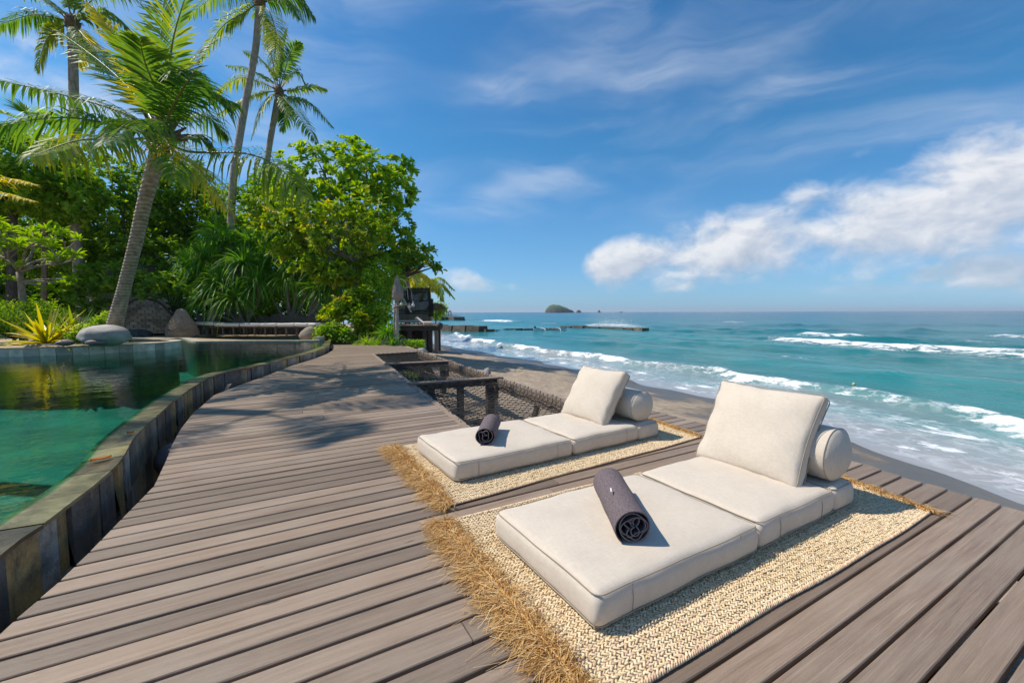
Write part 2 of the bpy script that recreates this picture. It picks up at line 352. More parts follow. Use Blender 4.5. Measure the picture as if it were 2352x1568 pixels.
wt2 = mr(nt, ma(nt, 'ADD', wt, ma(nt, 'MULTIPLY', ma(nt, 'SUBTRACT', noise(nt, P, .8, 4), .5), 1.4)), .3, .75, smooth=True)
dryc = ramp(nt, noise(nt, P, 5, 8, .65), [(.3, (.25, .19, .135)), (.5, (.37, .29, .21)), (.72, (.48, .385, .285))])
wetc = ramp(nt, noise(nt, P, 3, 6, .6), [(.3, (.075, .062, .05)), (.7, (.105, .086, .068))])
cc = mixc(nt, wt2, dryc, wetc)
cc = mixc(nt, mr(nt, noise(nt, P, 26, 2), .70, .74, 0, .75), cc, (.03, .025, .02))
hb = ma(nt, 'ADD', noise(nt, P, 9, 6, .65), ma(nt, 'MULTIPLY', noise(nt, P, 90, 2), .15))
bp = nd(nt, 'ShaderNodeBump', {'Strength': ma(nt, 'MULTIPLY_ADD', wt2, -.62, .7), 'Distance': .06, 'Height': hb})
finish(nt, nd(nt, 'ShaderNodeBsdfPrincipled', {'Base Color': cc, 'Roughness': ma(nt, 'MULTIPLY_ADD', wt2, -.5, .9), 'Specular IOR Level': ma(nt, 'MULTIPLY_ADD', wt2, .3, .2), 'Normal': bp.outputs[0]}).outputs[0]); MSAND = m
wet = np.clip(1 - (Xs(Yb) - Xb) / 6.2, 0, 1)
ob('beach', Pb.reshape(-1, 3), BF, MSAND, smooth=True, attrs={'wet': wet.ravel()}, kind='structure', label='dark grey volcanic sand beach sloping to the water', cat='beach')

# ------------------------------------------------------------------ deck outline (world, z = 0)
g2 = lambda x, y, z=0.0: G(x, y, z)[:2]
dk_px = [(0, 1453), (133, 1338), (207, 1266), (295, 1175), (354, 1116), (384, 1052), (394, 1023), (415, 985), (443, 949), (492, 907), (545, 886), (600, 867), (674, 838), (725, 821), (752, 811), (766, 803), (758, 798), (744, 796), (742, 789.5)]
left = [np.array([-.98, -1.5]), np.array([-.93, 1.2])] + [g2(*p) for p in dk_px]
LN, LF = g2(1075, 988), g2(855, 813)                         # seam between planks and net bays
far = [g2(*p) for p in [(800, 788), (860, 789.5), (915, 793), (966, 803)]]
ON, OF = np.array([3.17, 3.74]), g2(958, 807)                 # outer beam of the net bays, inner side
right = [far[-1] + np.array([0, -.75])]
deckpoly = left + far + [np.array([far[-1][0], OF[1] + .02]), np.array([LF[0] + .06, LF[1]]), np.array([LN[0] + .06, LN[1]]), np.array([ON[0] + .2, LN[1] - .06]), np.array([3.87, 3.6]), np.array([3.84, 2.4]), np.array([3.86, 1.5]), np.array([3.74, .7]), np.array([3.6, -1.5])]
DP = np.array(deckpoly)
def spans(poly, y):
    xs = []
    for a, b in zip(poly, np.roll(poly, -1, 0)):
        if (a[1] > y) != (b[1] > y): xs.append(a[0] + (y - a[1]) / (b[1] - a[1]) * (b[0] - a[0]))
    xs.sort(); return [(xs[i], xs[i + 1]) for i in range(0, len(xs) - 1, 2)]
m, nt = newmat('weathered_decking')
r_ = objrand(nt); tc = pos(nt)
pv = vm(nt, 'ADD', vm(nt, 'MULTIPLY', tc, (1.3, 34, 6)), comb(nt, ma(nt, 'MULTIPLY', r_, 91), ma(nt, 'MULTIPLY', r_, 57)))
gr = noise(nt, pv, 1.6, 7, .66, .5); gr2 = noise(nt, vm(nt, 'MULTIPLY', pv, (1, 3.4, 1)), 3, 5, .7)
base = ramp(nt, gr, [(.25, (.160, .107, .072)), (.5, (.252, .178, .123)), (.75, (.345, .255, .182))])
base = mixc(nt, mr(nt, gr2, .44, .74, 0, .55), base, (.10, .066, .046))
patch = noise(nt, vm(nt, 'MULTIPLY', tc, (1.1, 2.5, 1)), 1.7, 5, .6)
base = mixc(nt, mr(nt, patch, .42, .72, 0, .55), base, (.30, .235, .178))
red = mr(nt, ma(nt, 'FRACT', ma(nt, 'MULTIPLY', r_, 7.3)), .55, 1.0, 0, .30)
base = mixc(nt, red, base, (.29, .195, .125))
spk = mr(nt, noise(nt, tc, 55, 3, .6), .70, .76, 0, .5); base = mixc(nt, spk, base, (.30, .24, .18))
scr = mr(nt, noise(nt, vm(nt, 'MULTIPLY', tc, (6, 2, 1)), 9, 4, .7, 2.0), .70, .73, 0, .35); base = mixc(nt, scr, base, (.33, .27, .22))
kn = mr(nt, noise(nt, vm(nt, 'MULTIPLY', pv, (2.2, .35, 1)), 2.3, 2), .73, .78, 0, .7); base = mixc(nt, kn, base, (.07, .045, .03))
base = nd(nt, 'ShaderNodeHueSaturation', {'Saturation': .98, 'Value': ma(nt, 'MULTIPLY_ADD', ma(nt, 'FRACT', ma(nt, 'MULTIPLY', r_, 13.7)),   .60, .73), 'Color': base}).outputs[0]
bp = nd(nt, 'ShaderNodeBump', {'Strength': .7, 'Distance': .004, 'Height': ma(nt, 'ADD', gr, ma(nt, 'MULTIPLY', gr2, .7))})
finish(nt, nd(nt, 'ShaderNodeBsdfPrincipled', {'Base Color': base, 'Roughness': mr(nt, gr, .3, .7, .42, .6), 'Specular IOR Level': .5, 'Normal': bp.outputs[0]}).outputs[0]); MDECK = m
MBEAM = pmat('dark_timber', [(.045, .033, .026), (.10, .078, .062), (.16, .125, .10)], 3, rough=.75, stretch=(4, 4, 4), rnd=.2, bump=.5)
MWOODL = pmat('worn_timber', [(.16, .115, .082), (.25, .185, .135), (.33, .25, .19)], 3, rough=.7, stretch=(2, 9, 6), rnd=.15, bump=.5)
deck = thing('deck', (1.4, 4, 0), 'weathered grey brown plank deck between the pool and the beach', 'deck'); deck['kind'] = 'structure'
PITCHY = 0.1203; y0 = .8225
k0 = int((-1.45 - y0) / PITCHY); kr = 0; nplank = 0
for k in range(k0, 140):
    ya = y0 + k * PITCHY; yb = ya + PITCHY - random.uniform(.0115, .0165) * (1.0 if ya < 9 else .8)
    sa, sb = spans(DP, ya), spans(DP, yb)
    if len(sa) != len(sb): sm = spans(DP, (ya + yb) / 2); sa = sb = sm
    for (a0, a1), (b0, b1) in zip(sa, sb):
        lo, hi = max(a0, b0), min(a1, b1)
        if hi - lo < .12: continue
        cuts = []
        if hi - lo > 2.6 and ya < 9.5:
            c = lo + random.uniform(.9, hi - lo - .9)
            if random.random() < .8: cuts = [c]
        eds = [lo] + cuts + [hi]
        dz = random.uniform(-.0012, .0012)
        for j in range(len(eds) - 1):
            l0, l1 = (a0, b0) if j == 0 else (eds[j] + .0025,) * 2
            h0, h1 = (a1, b1) if j == len(eds) - 2 else (eds[j + 1] - .0025,) * 2
            if j == len(eds) - 2 and ya < 3.6: h0 = h1 = hi + random.uniform(-.012, .012)
            zt, zc, zb_ = dz + random.uniform(-.0006, .0006), .0035, -.028
            ins = .0035; w1 = yb - random.uniform(0, .0025)
            V = [(l0, ya, zb_), (h0, ya, zb_), (h1, w1, zb_), (l1, w1, zb_), (l0, ya, zt - zc), (h0, ya, zt - zc), (h1, w1, zt - zc), (l1, w1, zt - zc),
                 (l0, ya + ins, zt), (h0, ya + ins, zt), (h1, w1 - ins, zt), (l1, w1 - ins, zt)]
            Fp = [[3, 2, 1, 0], [0, 1, 5, 4], [2, 3, 7, 6], [1, 2, 6, 5], [3, 0, 4, 7], [4, 5, 9, 8], [6, 7, 11, 10], [5, 6, 10, 9], [7, 4, 8, 11], [8, 9, 10, 11]]
            ob('plank', V, Fp, MDECK, deck); nplank += 1
for xj in np.arange(-.6, 3.7, .62):
    top = LN[1] - .1 if xj > LN[0] - .05 else 8.5
    ob('joist', *beam((xj, -1.4, -.032), (xj, top, -.032), .05, .12), MBEAM, deck)
ob('edge_board', *beam((LN[0] + .02, LN[1] - .02, .006), (LF[0] + .02, LF[1], .006), .075, .15), MWOODL, deck)
for i in range(9):
    py = -.9 + i * 1.15; ob('post', *box((-.3 + .15 * (i % 2), py, -.48), (.14, .14, .65)), MBEAM, deck)
    ob('post', *box((3.45 if py < 3.5 else 1.2, py, -.48), (.14, .14, .65)), MBEAM, deck)

# ------------------------------------------------------------------ net bays seaward of the deck
OBN, OBF = np.array([ON[0], ON[1], .012]), np.array([OF[0], OF[1], .012])
dirO = (OBF - OBN) / np.linalg.norm(OBF - OBN); sideO = np.array([dirO[1], -dirO[0], 0])
nf = thing('net_frame', (2.6, 7, -.8), 'heavy timber frame of beams and posts carrying the rope nets', 'frame')
ob('beam', *beam(OBN + sideO * .055 - dirO * .15, OBF + sideO * .055 + dirO * .1, .12, .19), MWOODL, nf, label='worn brown outer beam facing the beach')
def lerp(a, b, t): return np.array(a) + (np.array(b) - np.array(a)) * t
def lt(px): # parameter along the seam for a pixel on it
    p = g2(*px); d = LF - LN; return float((p - LN) @ d / (d @ d))
def otp(px):
    p = g2(*px); d = (OF - ON); return float((p - ON) @ d / (d @ d))
cross = [(-.012, 0.0), (lt((944, 884)), otp((1128, 871))), (lt((882, 838)), otp((1016, 832))), (1.0, 1.0)]
L3 = lambda t, z=0: np.array([*(LN + (LF - LN) * t), z]); O3 = lambda t, z=0: np.array([*(ON + (OF - ON) * t), z])
for i in (1, 2, 3):
    a, b = L3(cross[i][0], .035), O3(cross[i][1], .035); dd = (b - a) / np.linalg.norm(b - a)
    if i < 3:
        ob('cap_board', *beam(a - dd * .03, b + dd * .12, .15, .028), MWOODL, nf)
        ob('cross_beam', *beam(a + dd * .06 - np.array([0, 0, .030]), b - np.array([0, 0, .030]) - dd * .005, .06, .10), MBEAM, nf)
    else: ob('cross_beam', *beam(a + dd * .06 - np.array([0, 0, .038]) - np.array([0, .05, 0]), b - np.array([0, 0, .038]) - np.array([0, .05, 0]), .06, .17), MBEAM, nf)
    for s_ in (.22, .56, .985):
        q = lerp(a, b, s_); zg = float(beach_z(np.array(q[0]), np.array(q[1]))) - .1
        wp = .115 if s_ > .9 else .095
        ob('post', *box((q[0] - (.09 if s_ > .9 else 0), q[1] - .005, (-.10 + zg) / 2), (wp, wp, -.10 - zg)), MBEAM, nf)
    q = lerp(a, b, .96); ob('bracket', *box((q[0] - .02, q[1] - .12, -.24), (.09, .12, .14)), MBEAM, nf)
q = O3(cross[1][1] * .5); ob('brace', *beam((q[0] + .04, q[1], -.2), (q[0] - .0, q[1] + .3, -.95), .06, .06), MBEAM, nf)
MROPE = pmat('black_rope', [(.02, .018, .017), (.055, .05, .046)], 60, rough=.85, bump=.6)
NETL = ['rope net beside the pale daybed, the largest of the nets', 'middle rope net between two dark cap boards', 'small rope net at the garden end of the deck']
for i in range(3):
    c = [L3(cross[i][0] + (.012 if i else .0)), O3(cross[i][1] + (.012 if i else 0)), O3(cross[i + 1][1] - .012), L3(cross[i + 1][0] - .012)]
    c = [p + np.array([0, 0, -.04]) for p in c]; c[0] = c[0] + np.array([.1, 0, 0]); c[3] = c[3] + np.array([.1, 0, 0]); c[1] = c[1] - np.array([.05, 0, 0]); c[2] = c[2] - np.array([.05, 0, 0])
    if i == 0: c[0][1] += .08; c[1][1] += .08
    wd, ln = np.linalg.norm(c[1] - c[0]), np.linalg.norm(c[3] - c[0])
    nx, ny = int(wd / .125), int(ln / .125)
    def S(s, t):
        p = (c[0] * (1 - s) + c[1] * s) * (1 - t) + (c[3] * (1 - s) + c[2] * s) * t
        w_ = math.sin(math.pi * min(max(s, 0), 1)) * math.sin(math.pi * min(max(t, 0), 1))
        return p + np.array([.012 * math.sin(40 * t + 9 * s), .012 * math.sin(37 * s + 11 * t), -.09 * w_ ** .7])
    parts = []
    for sg in (1, -1):
        for j in range(-ny if sg > 0 else 0, nx if sg > 0 else nx + ny):
            pts = []
            for q in range(0, ny * 2 + 1):
                t = q / (2 * ny); s = (j + sg * t * ny) / nx
                if -1e-6 <= s <= 1 + 1e-6: pts.append(S(s, t))
            if len(pts) > 2: parts.append(tube(pts[::1], .005, 4, False))
    for a_, b_ in ((0, 1), (1, 2), (2, 3), (3, 0)):
        ss = {0: (0, 0), 1: (1, 0), 2: (1, 1), 3: (0, 1)}
        parts.append(tube([S(*(lerp(ss[a_], ss[b_], t))) for t in np.linspace(0, 1, 18)], .007, 4, False))
    net = thing('rope_net', tuple(S(.5, .5)), NETL[i], 'net', 'nets slung beside the deck')
    V, F = cat_(parts); ob('netting', V, F, MROPE, net, smooth=True)
    parts = []
    for (a_, b_, n_, up_) in ((1, 2, ny, .09), (3, 2, nx, .075), (0, 3, ny, .06), (0, 1, nx, .06)):
        ss = {0: (0, 0), 1: (1, 0), 2: (1, 1), 3: (0, 1)}
        nrm = {(1, 2): sideO * .05, (3, 2): dirO * .03, (0, 3): -sideO * .06, (0, 1): -dirO * .05}[(a_, b_)]
        pts = []
        for q in range(2 * n_ + 1):
            p = S(*lerp(ss[a_], ss[b_], q / (2 * n_)))
            if q % 2: p = p + nrm + np.array([0, 0, up_ + random.uniform(-.01, .015)])
            pts.append(p)
        parts.append(tube(pts, .0042, 4, False))
    V, F = cat_(parts); ob('lashing', V, F, MROPE, net)

# ------------------------------------------------------------------ pool
ZC, ZW = .150, .156
outer = [np.array([-1.10, .6]), np.array([-1.06, 1.6])] + [g2(x, y, ZC) for x, y in [(0, 1261), (66, 1217), (148, 1156), (207, 1111), (266, 1057), (305, 998), (362, 946), (418, 902), (492, 860), (580, 841), (674, 819), (725, 805), (751, 794), (757, 786), (754, 779)]]
outer = bez([(*p, 0) for p in outer], 220)[:, :2]
seg = np.linalg.norm(np.diff(outer, axis=0), axis=1); cum = np.concatenate([[0], np.cumsum(seg)])
def oat(s): return np.array([np.interp(s, cum, outer[:, 0]), np.interp(s, cum, outer[:, 1])])
def onrm(s):
    a, b = oat(max(s - .08, 0)), oat(min(s + .08, cum[-1])); t = (b - a) / np.linalg.norm(b - a); return np.array([-t[1], t[0]])   # inward (to the water)
def slate(name, tones, rough, wetness):
    m, nt = newmat(name); r_ = objrand(nt); P = vm(nt, 'ADD', pos(nt), comb(nt, ma(nt, 'MULTIPLY', r_, 31), ma(nt, 'MULTIPLY', r_, 17)))
    hue = ramp(nt, r_, [(i / len(tones), c) for i, c in enumerate(tones)], True)
    st = noise(nt, vm(nt, 'MULTIPLY', P, (5, 5, 2.0)), 1.6, 7, .7, .6)
    c = mixc(nt, mr(nt, st, .42, .72, 0, .85), hue, (.05, .047, .04))
    c = mixc(nt, mr(nt, noise(nt, P, 7, 6, .65), .47, .68, 0, .75), c, (.10, .082, .06))
    c = mixc(nt, mr(nt, noise(nt, vm(nt, 'MULTIPLY', P, (14, 14, .6)), 1.2, 4, .7), .62, .72, 0, .6), c, (.42, .43, .42))
    b = nd(nt, 'ShaderNodeBump', {'Strength': 1.0, 'Distance': .022, 'Height': noise(nt, P, 11, 8, .68)})
    finish(nt, nd(nt, 'ShaderNodeBsdfPrincipled', {'Base Color': c, 'Roughness': ma(nt, 'MULTIPLY_ADD', st, .3, rough), 'Specular IOR Level': .5, 'Normal': b.outputs[0]}).outputs[0]); return m
MSLATE = slate('wet_slate', [(.27, .22, .16), (.48, .35, .19), (.26, .23, .19), (.56, .37, .14), (.15, .14, .13), (.40, .34, .24), (.52, .49, .42), (.20, .14, .10)], .22, 1)
m, nt = newmat('coping_slate'); P = pos(nt); r_ = objrand(nt)
c = ramp(nt, noise(nt, P, 3.2, 7, .65, .4), [(.30, (.045, .042, .028)), (.45, (.17, .145, .085)), (.58, (.30, .265, .16)), (.72, (.38, .25, .10))])
c = mixc(nt, mr(nt, noise(nt, P, 11, 6, .7), .52, .66, 0, .5), c, (.07, .062, .045))
c = nd(nt, 'ShaderNodeHueSaturation', {'Hue': ma(nt, 'MULTIPLY_ADD', r_, .03, .485), 'Value': ma(nt, 'MULTIPLY_ADD', r_, .6, .45), 'Saturation': 1.15, 'Color': c}).outputs[0]
bp = nd(nt, 'ShaderNodeBump', {'Strength': .55, 'Distance': .01, 'Height': noise(nt, P, 16, 7, .65)})
finish(nt, nd(nt, 'ShaderNodeBsdfPrincipled', {'Base Color': c, 'Roughness': .28, 'Normal': bp.outputs[0]}).outputs[0]); MCOP = m
pool = thing('swimming_pool', (-2, 5, -.4), 'curved infinity pool faced with wet slate slabs beside the deck', 'pool')
s = 0.02; i = 0
while s < cum[-1] - .1:
    w_ = random.uniform(.10, .26) if s < 9 else random.uniform(.2, .3)
    w_ = min(w_, cum[-1] - s); ss = np.linspace(s + .002, s + w_ - .002, 3)
    for z1, z0 in ((.127, -.19 - random.uniform(0, .05)), (None, -.62)):
        if z1 is None: z1 = zl - .004
        zl = z0; pr = random.uniform(-.006, .020)
        O = [oat(q) + onrm(q) * (.004 - pr) for q in ss]; I = [oat(q) + onrm(q) * .03 for q in ss]
        V = [(*p, z0) for p in O] + [(*p, z1) for p in O] + [(*p, z1) for p in I]
        ob('wall_slab', V, [[0, 1, 4, 3], [1, 2, 5, 4], [3, 4, 7, 6], [4, 5, 8, 7], [0, 3, 6], [2, 8, 5]], MSLATE, pool)
    s += w_
s = 0.0
while s < cum[-1] - .15:
    w_ = min(random.uniform(.28, .42), cum[-1] - s); ss = np.linspace(s + .003, s + w_ - .003, 4); pz = ZC + random.uniform(-.004, .003)
    O = [oat(q) - onrm(q) * .026 for q in ss]; I = [oat(q) + onrm(q) * .19 for q in ss]
    V = [(*p, pz) for p in O] + [(*p, pz - .004) for p in I] + [(*p, pz - .02) for p in O] + [(*p, -.3) for p in I]
    F = []
    for j in range(3): F += [[j, j + 1, 5 + j, 4 + j], [8 + j, 9 + j, 1 + j, j], [4 + j, 5 + j, 13 + j, 12 + j]]
    ob('coping_stone', V, F, MCOP, pool); s += w_
cs_ = np.linspace(0, cum[-1], 90)
O = [oat(q) + onrm(q) * .025 for q in cs_]; I = [oat(q) + onrm(q) * .17 for q in cs_]; n_ = len(cs_)
V = [(*p, .12) for p in O] + [(*p, -.95) for p in O] + [(*p, .12) for p in I]
ob('wall_core', V, [[j, n_ + j, n_ + j + 1, j + 1] for j in range(n_ - 1)] + [[j, j + 1, 2 * n_ + j + 1, 2 * n_ + j] for j in range(n_ - 1)], pmat('dark_core', [(.02, .02, .02), (.04, .04, .035)], 5), pool)
farpx = [(735, 783), (690, 784.5), (620, 784.5), (540, 785), (470, 786), (440, 785), (416, 778), (375, 780), (300, 779), (150, 781), (0, 789)]
farb = [g2(x, y, ZW) for x, y in farpx] + [np.array(p) for p in [(-6.9, 15.6), (-6.0, 12.6), (-4.9, 9.6), (-3.9, 6.2), (-3.3, 3.0), (-3.1, .5)]]
farb = [p for p in bez([(*p, 0) for p in farb], 60)[:, :2]]
near = [oat(q) + onrm(q) * .155 for q in np.linspace(0, cum[-1], 110)]
wpoly = near + farb
def ngon(poly, z): return [(*p, z) for p in poly], [list(range(len(poly)))]
m, nt = newmat('pool_water'); P = pos(nt)
h = ma(nt, 'ADD', noise(nt, vm(nt, 'MULTIPLY', P, (1, 1, 1)), 2.2, 4, .55, .4), ma(nt, 'MULTIPLY', noise(nt, P, 9, 3), .18))
bp = nd(nt, 'ShaderNodeBump', {'Strength': .10, 'Distance': .10, 'Height': h})
fr = nd(nt, 'ShaderNodeFresnel', {'IOR': 1.40, 'Normal': bp.outputs[0]}).outputs[0]
gl = nd(nt, 'ShaderNodeBsdfGlossy', {'Color': (1, 1, 1, 1), 'Roughness': .015, 'Normal': bp.outputs[0]})
tr = nd(nt, 'ShaderNodeBsdfTransparent', {'Color': (.40, .84, .77, 1)})
finish(nt, nd(nt, 'ShaderNodeMixShader', {0: ma(nt, 'MULTIPLY', fr, .85, clamp=True), 1: tr.outputs[0], 2: gl.outputs[0]}).outputs[0]); MPW = m
ob('pool_water', *ngon(wpoly, ZW), MPW, kind='structure', label='clear green pool water mirroring the garden', cat='water')
m, nt = newmat('pool_floor'); P = pos(nt)
bt = nd(nt, 'ShaderNodeTexBrick', {'Vector': P, 'Color1': (.006, .08, .07, 1), 'Color2': (.014, .13, .11, 1), 'Mortar': (.008, .07, .06, 1), 'Scale': 3.0, 'Mortar Size': .012}, offset=.5).outputs[0]
caus = nd(nt, 'ShaderNodeTexVoronoi', {'Vector': vm(nt, 'ADD', P, vm(nt, 'MULTIPLY', noise(nt, P, 1.5, 2, out=1), (.8, .8, .8))), 'Scale': 1.7}, feature='DISTANCE_TO_EDGE').outputs[0]
c = mixc(nt, mr(nt, noise(nt, P, .9, 5, .6), .35, .7), bt, (.022, .25, .195))
c = mixc(nt, mr(nt, noise(nt, P, 4.5, 5, .65), .5, .7, 0, .5), c, (.008, .09, .085))
finish(nt, nd(nt, 'ShaderNodeBsdfPrincipled', {'Base Color': c, 'Roughness': .6}).outputs[0]); MPF = m
inner = [oat(q) + onrm(q) * .191 for q in np.linspace(0, cum[-1], 110)] + farb
n_ = len(inner); V = [(*p, -1.05) for p in inner] + [(*p, ZC - .01) for p in inner]
ob('basin', V, [list(range(n_))] + [[j, n_ + j, n_ + (j + 1) % n_, (j + 1) % n_] for j in range(n_)], MPF, pool)
# far rim of the pool: pale stone kerb between water and sand
MRIM = pmat('pale_stone', [(.30, .26, .19), (.42, .37, .28), (.52, .46, .36)], 5, rough=.6, bump=.4, rnd=.1)
kerb = [np.array(p) for p in farb]
kt = np.gradient(np.array(kerb), axis=0); kt /= np.linalg.norm(kt, axis=1)[:, None]; kn_ = np.stack([kt[:, 1], -kt[:, 0]], 1)   # away from water
rim = thing('pool_kerb', (*kerb[20], .1), 'pale stone kerb where the pool meets the sand', 'kerb')
for j in range(0, 59, 1):
    a, b = kerb[j], kerb[j + 1]; L_ = np.linalg.norm(b - a)
    if L_ < .02: continue
    t = (b - a) / L_; a = a + t * .004; b = b - t * .004
    V = []
    for z in (-.35, .195): V += [(*a, z), (*b, z), (*(b + kn_[j + 1] * .27), z), (*(a + kn_[j] * .27), z)]
    ob('kerb_stone', V, [[3, 2, 1, 0], [4, 5, 6, 7], [0, 1, 5, 4], [1, 2, 6, 5], [2, 3, 7, 6], [3, 0, 4, 7]], MRIM, rim)
pe = oat(cum[-1]); pe2 = kerb[0]
V, F = [], []
ob('end_wall', *beam((*(oat(cum[-1] - .05) + np.array([-.12, -.05])), .30), (*(pe2 + kn_[0] * .2), .30), .26, .7), MRIM, rim, label='mossy low stone wall closing the pool corner')

# garden ground (sand by the bench, soil under the trees)
MGS = pmat('garden_sand', [(.27, .19, .115), (.40, .29, .18), (.50, .38, .25)], 4, rough=.9, bump=.6, bscale=18, bdist=.03)
MSOIL = pmat('garden_soil', [(.025, .02, .014), (.05, .04, .026), (.08, .065, .04)], 3, rough=.95, bump=.8, bdist=.05)
gpoly = [kerb[j] + kn_[j] * .25 for j in range(0, 60)]
sand = [(*p, .185) for p in gpoly] + [(-45, -2, .2), (-45, 60, .2), (4, 60, .1), (*(far[-1] + np.array([.35, 6.5])), .0), (*(far[-1] + np.array([.1, .25])), -.05), (*(far[-2] + [0, .1]), -.035), (*(far[-3] + [0, .1]), -.035), (*(far[-4] + [0, .1]), -.035), (*(left[-1] + [0.02, .1]), -.03)]
ob('garden_ground', sand, [list(range(len(sand)))], MGS, kind='structure', label='raked pale sand of the garden behind the pool', cat='ground')
bank_ = [(far[-1] + np.array([.1, .25])), far[-1] + np.array([.35, 6.5]), np.array([4, 60])]
V = []
for j, p in enumerate(bank_): V += [(*p, (-.05, 0., .1)[j]), (p[0] + .8, p[1] + .1, -1.4)]
ob('garden_bank', V, [[0, 1, 3, 2], [2, 3, 5, 4]], MSOIL, kind='structure', label='dark soil bank dropping to the beach', cat='bank')
V = [(*p, -.04) for p in left[-6:]]
# ================================================================== DAYBEDS ON THE DECK
def linen(name, c1, c2):
    m, nt = newmat(name); P = nd(nt, 'ShaderNodeTexCoord').outputs['Object']
    wx = noise(nt, vm(nt, 'MULTIPLY', P, (260, 22, 60)), 1, 3, .6); wy = noise(nt, vm(nt, 'MULTIPLY', P, (22, 260, 22)), 1, 3, .6); wz = noise(nt, vm(nt, 'MULTIPLY', P, (60, 60, 260)), 1, 3, .6)
    w_ = ma(nt, 'ADD', ma(nt, 'MULTIPLY', wx, .4), ma(nt, 'ADD', ma(nt, 'MULTIPLY', wy, .35), ma(nt, 'MULTIPLY', wz, .25)))
    c = ramp(nt, w_, [(.30, c1), (.68, c2)])
    c = mixc(nt, mr(nt, noise(nt, P, 7, 4, .6), .45, .75, 0, .25), c, tuple(x * .86 for x in c1))
    hgt = ma(nt, 'ADD', ma(nt, 'MULTIPLY', w_, .5), ma(nt, 'MULTIPLY', noise(nt, P, 4, 2, .5), .8))
    b = nd(nt, 'ShaderNodeBump', {'Strength': .35, 'Distance': .006, 'Height': hgt})
    finish(nt, nd(nt, 'ShaderNodeBsdfPrincipled', {'Base Color': c, 'Roughness': .85, 'Specular IOR Level': .15, 'Normal': b.outputs[0], 'Sheen Weight': .15}).outputs[0]); return m
MLIN = linen('linen', (.54, .455, .36), (.675, .59, .485)); MPIPE = linen('linen_piping', (.30, .25, .19), (.40, .34, .27))
MTOW = pmat('terry', [(.085, .062, .066), (.165, .13, .137), (.25, .205, .21)], 160, rough=.95, bump=1.0, bscale=330, bdist=.004, spec=.1, local=True)
MHEM = pmat('terry_hem', [(.11, .09, .095), (.19, .16, .165)], 80, rough=.9, local=True)
def cushion(name, c, half, r, rot, parent, puff=.012, seed=0, n=(14, 14, 3), wr=.0058, label=None):
    def shp(P):
        q = P / np.array(half); e = (1 - np.abs(q[:, 0]) ** 4) * (1 - np.abs(q[:, 1]) ** 4)
        P = P.copy(); P[:, 2] += np.where(q[:, 2] > 0, puff * e, 0) * 1.0
        side = np.clip((np.abs(q[:, 0]) - .9) / .1, 0, 1) + np.clip((np.abs(q[:, 1]) - .9) / .1, 0, 1)
        P[:, 0] += np.sign(q[:, 0]) * .007 * (1 - q[:, 2] ** 2) * (np.abs(q[:, 0]) > .93); P[:, 1] += np.sign(q[:, 1]) * .007 * (1 - q[:, 2] ** 2) * (np.abs(q[:, 1]) > .93)
        d = wr * wav(P, 9, seed) + wr * .5 * wav(P, 21, seed + 2)
        P[:, 2] += d * (q[:, 2] > -.5); P[:, 0] += d * .7 * side; P[:, 1] += d * .7 * side
        return P
    V, F = rbox(half, r, n, shp)
    ca, sa = math.cos(rot), math.sin(rot); Rm = np.array([[ca, sa, 0], [-sa, ca, 0], [0, 0, 1]])
    o = ob(name, V @ Rm + np.array(c), F, MLIN, parent, smooth=True)
    if label: o['label'] = label
    # piped seam round the top and the bottom edge
    hx, hy, hz = half; pts = []
    for zz in (hz - .006, -hz + .02):
        pts = []
        rr = r * .95
        for (cx, cy, a0) in ((hx - rr, hy - rr, 0), (-hx + rr, hy - rr, 90), (-hx + rr, -hy + rr, 180), (hx - rr, -hy + rr, 270)):
            for a in np.linspace(a0, a0 + 90, 5): pts.append([cx + (rr * .99) * math.cos(R(a)), cy + (rr * .99) * math.sin(R(a)), zz])
        pts.append(pts[0]); P2 = []
        for a, b in zip(pts[:-1], pts[1:]):
            for t in np.linspace(0, 1, 10 if np.linalg.norm(np.subtract(a, b)) > .1 else 2)[:-1]: P2.append(np.array(a) + (np.array(b) - np.array(a)) * t)
        P2 = np.array(P2 + [P2[0]]); d = wr * wav(P2, 9, seed)
        if zz < 0: P2[:, :2] *= (1 + .004 / hx)
        else: P2[:, :2] *= (1 - .002 / hx)
        P2[:, 2] += d
        ob('piping', *tube(P2 @ Rm + np.array(c), .003, 4, False), MPIPE, o, smooth=True)
    if hx > .3:
        for sx_ in (-hx + .17, hx - .15):
            sm_ = np.array([[sx_ + .004 * math.sin(9 * u_), -hy - .0068 * (1 - u_ * u_) - .0004, u_ * (hz - .012)] for u_ in np.linspace(-1, 1, 7)]); ob('side_seam', *tube(sm_ @ Rm + np.array(c), .0014, 4, False), MPIPE, o, smooth=True)
    return o
TH = .140; ZR = .014
def daybed(x, y, rot, lens, w, label, seed):
    t = thing('floor_mattress', (x, y, ZR), label, 'mattress', 'pale mattresses on the deck')
    ca, sa = math.cos(rot), math.sin(rot); p = 0
    for i, (L_, nm) in enumerate(zip(lens, ('foot_cushion', 'seat_cushion', 'head_cushion'))):
        cx, cy = p + L_ / 2, w / 2; p += L_ + (.012 if i == 0 else .002)
        cushion(nm, (x + cx * ca - cy * sa, y + cx * sa + cy * ca, ZR + TH / 2), (L_ / 2 - .001, w / 2 - (.003 * i), TH / 2), .038 if L_ > .4 else .032, rot, t, .020 if i < 2 else .004, seed + i, n=(16 if L_ > .4 else 6, 14, 3))
    return t
daybed(.968, 1.098, R(.7), (1.0, .735, .245), .765, 'pale linen floor mattress on the wider jute rug with the loosely wound towel', 1)
daybed(1.04, 2.582, R(2.0), (1.0, .735, .265), .765, 'pale linen floor mattress lying beside the rope net', 5)
ZT = ZR + TH + .012
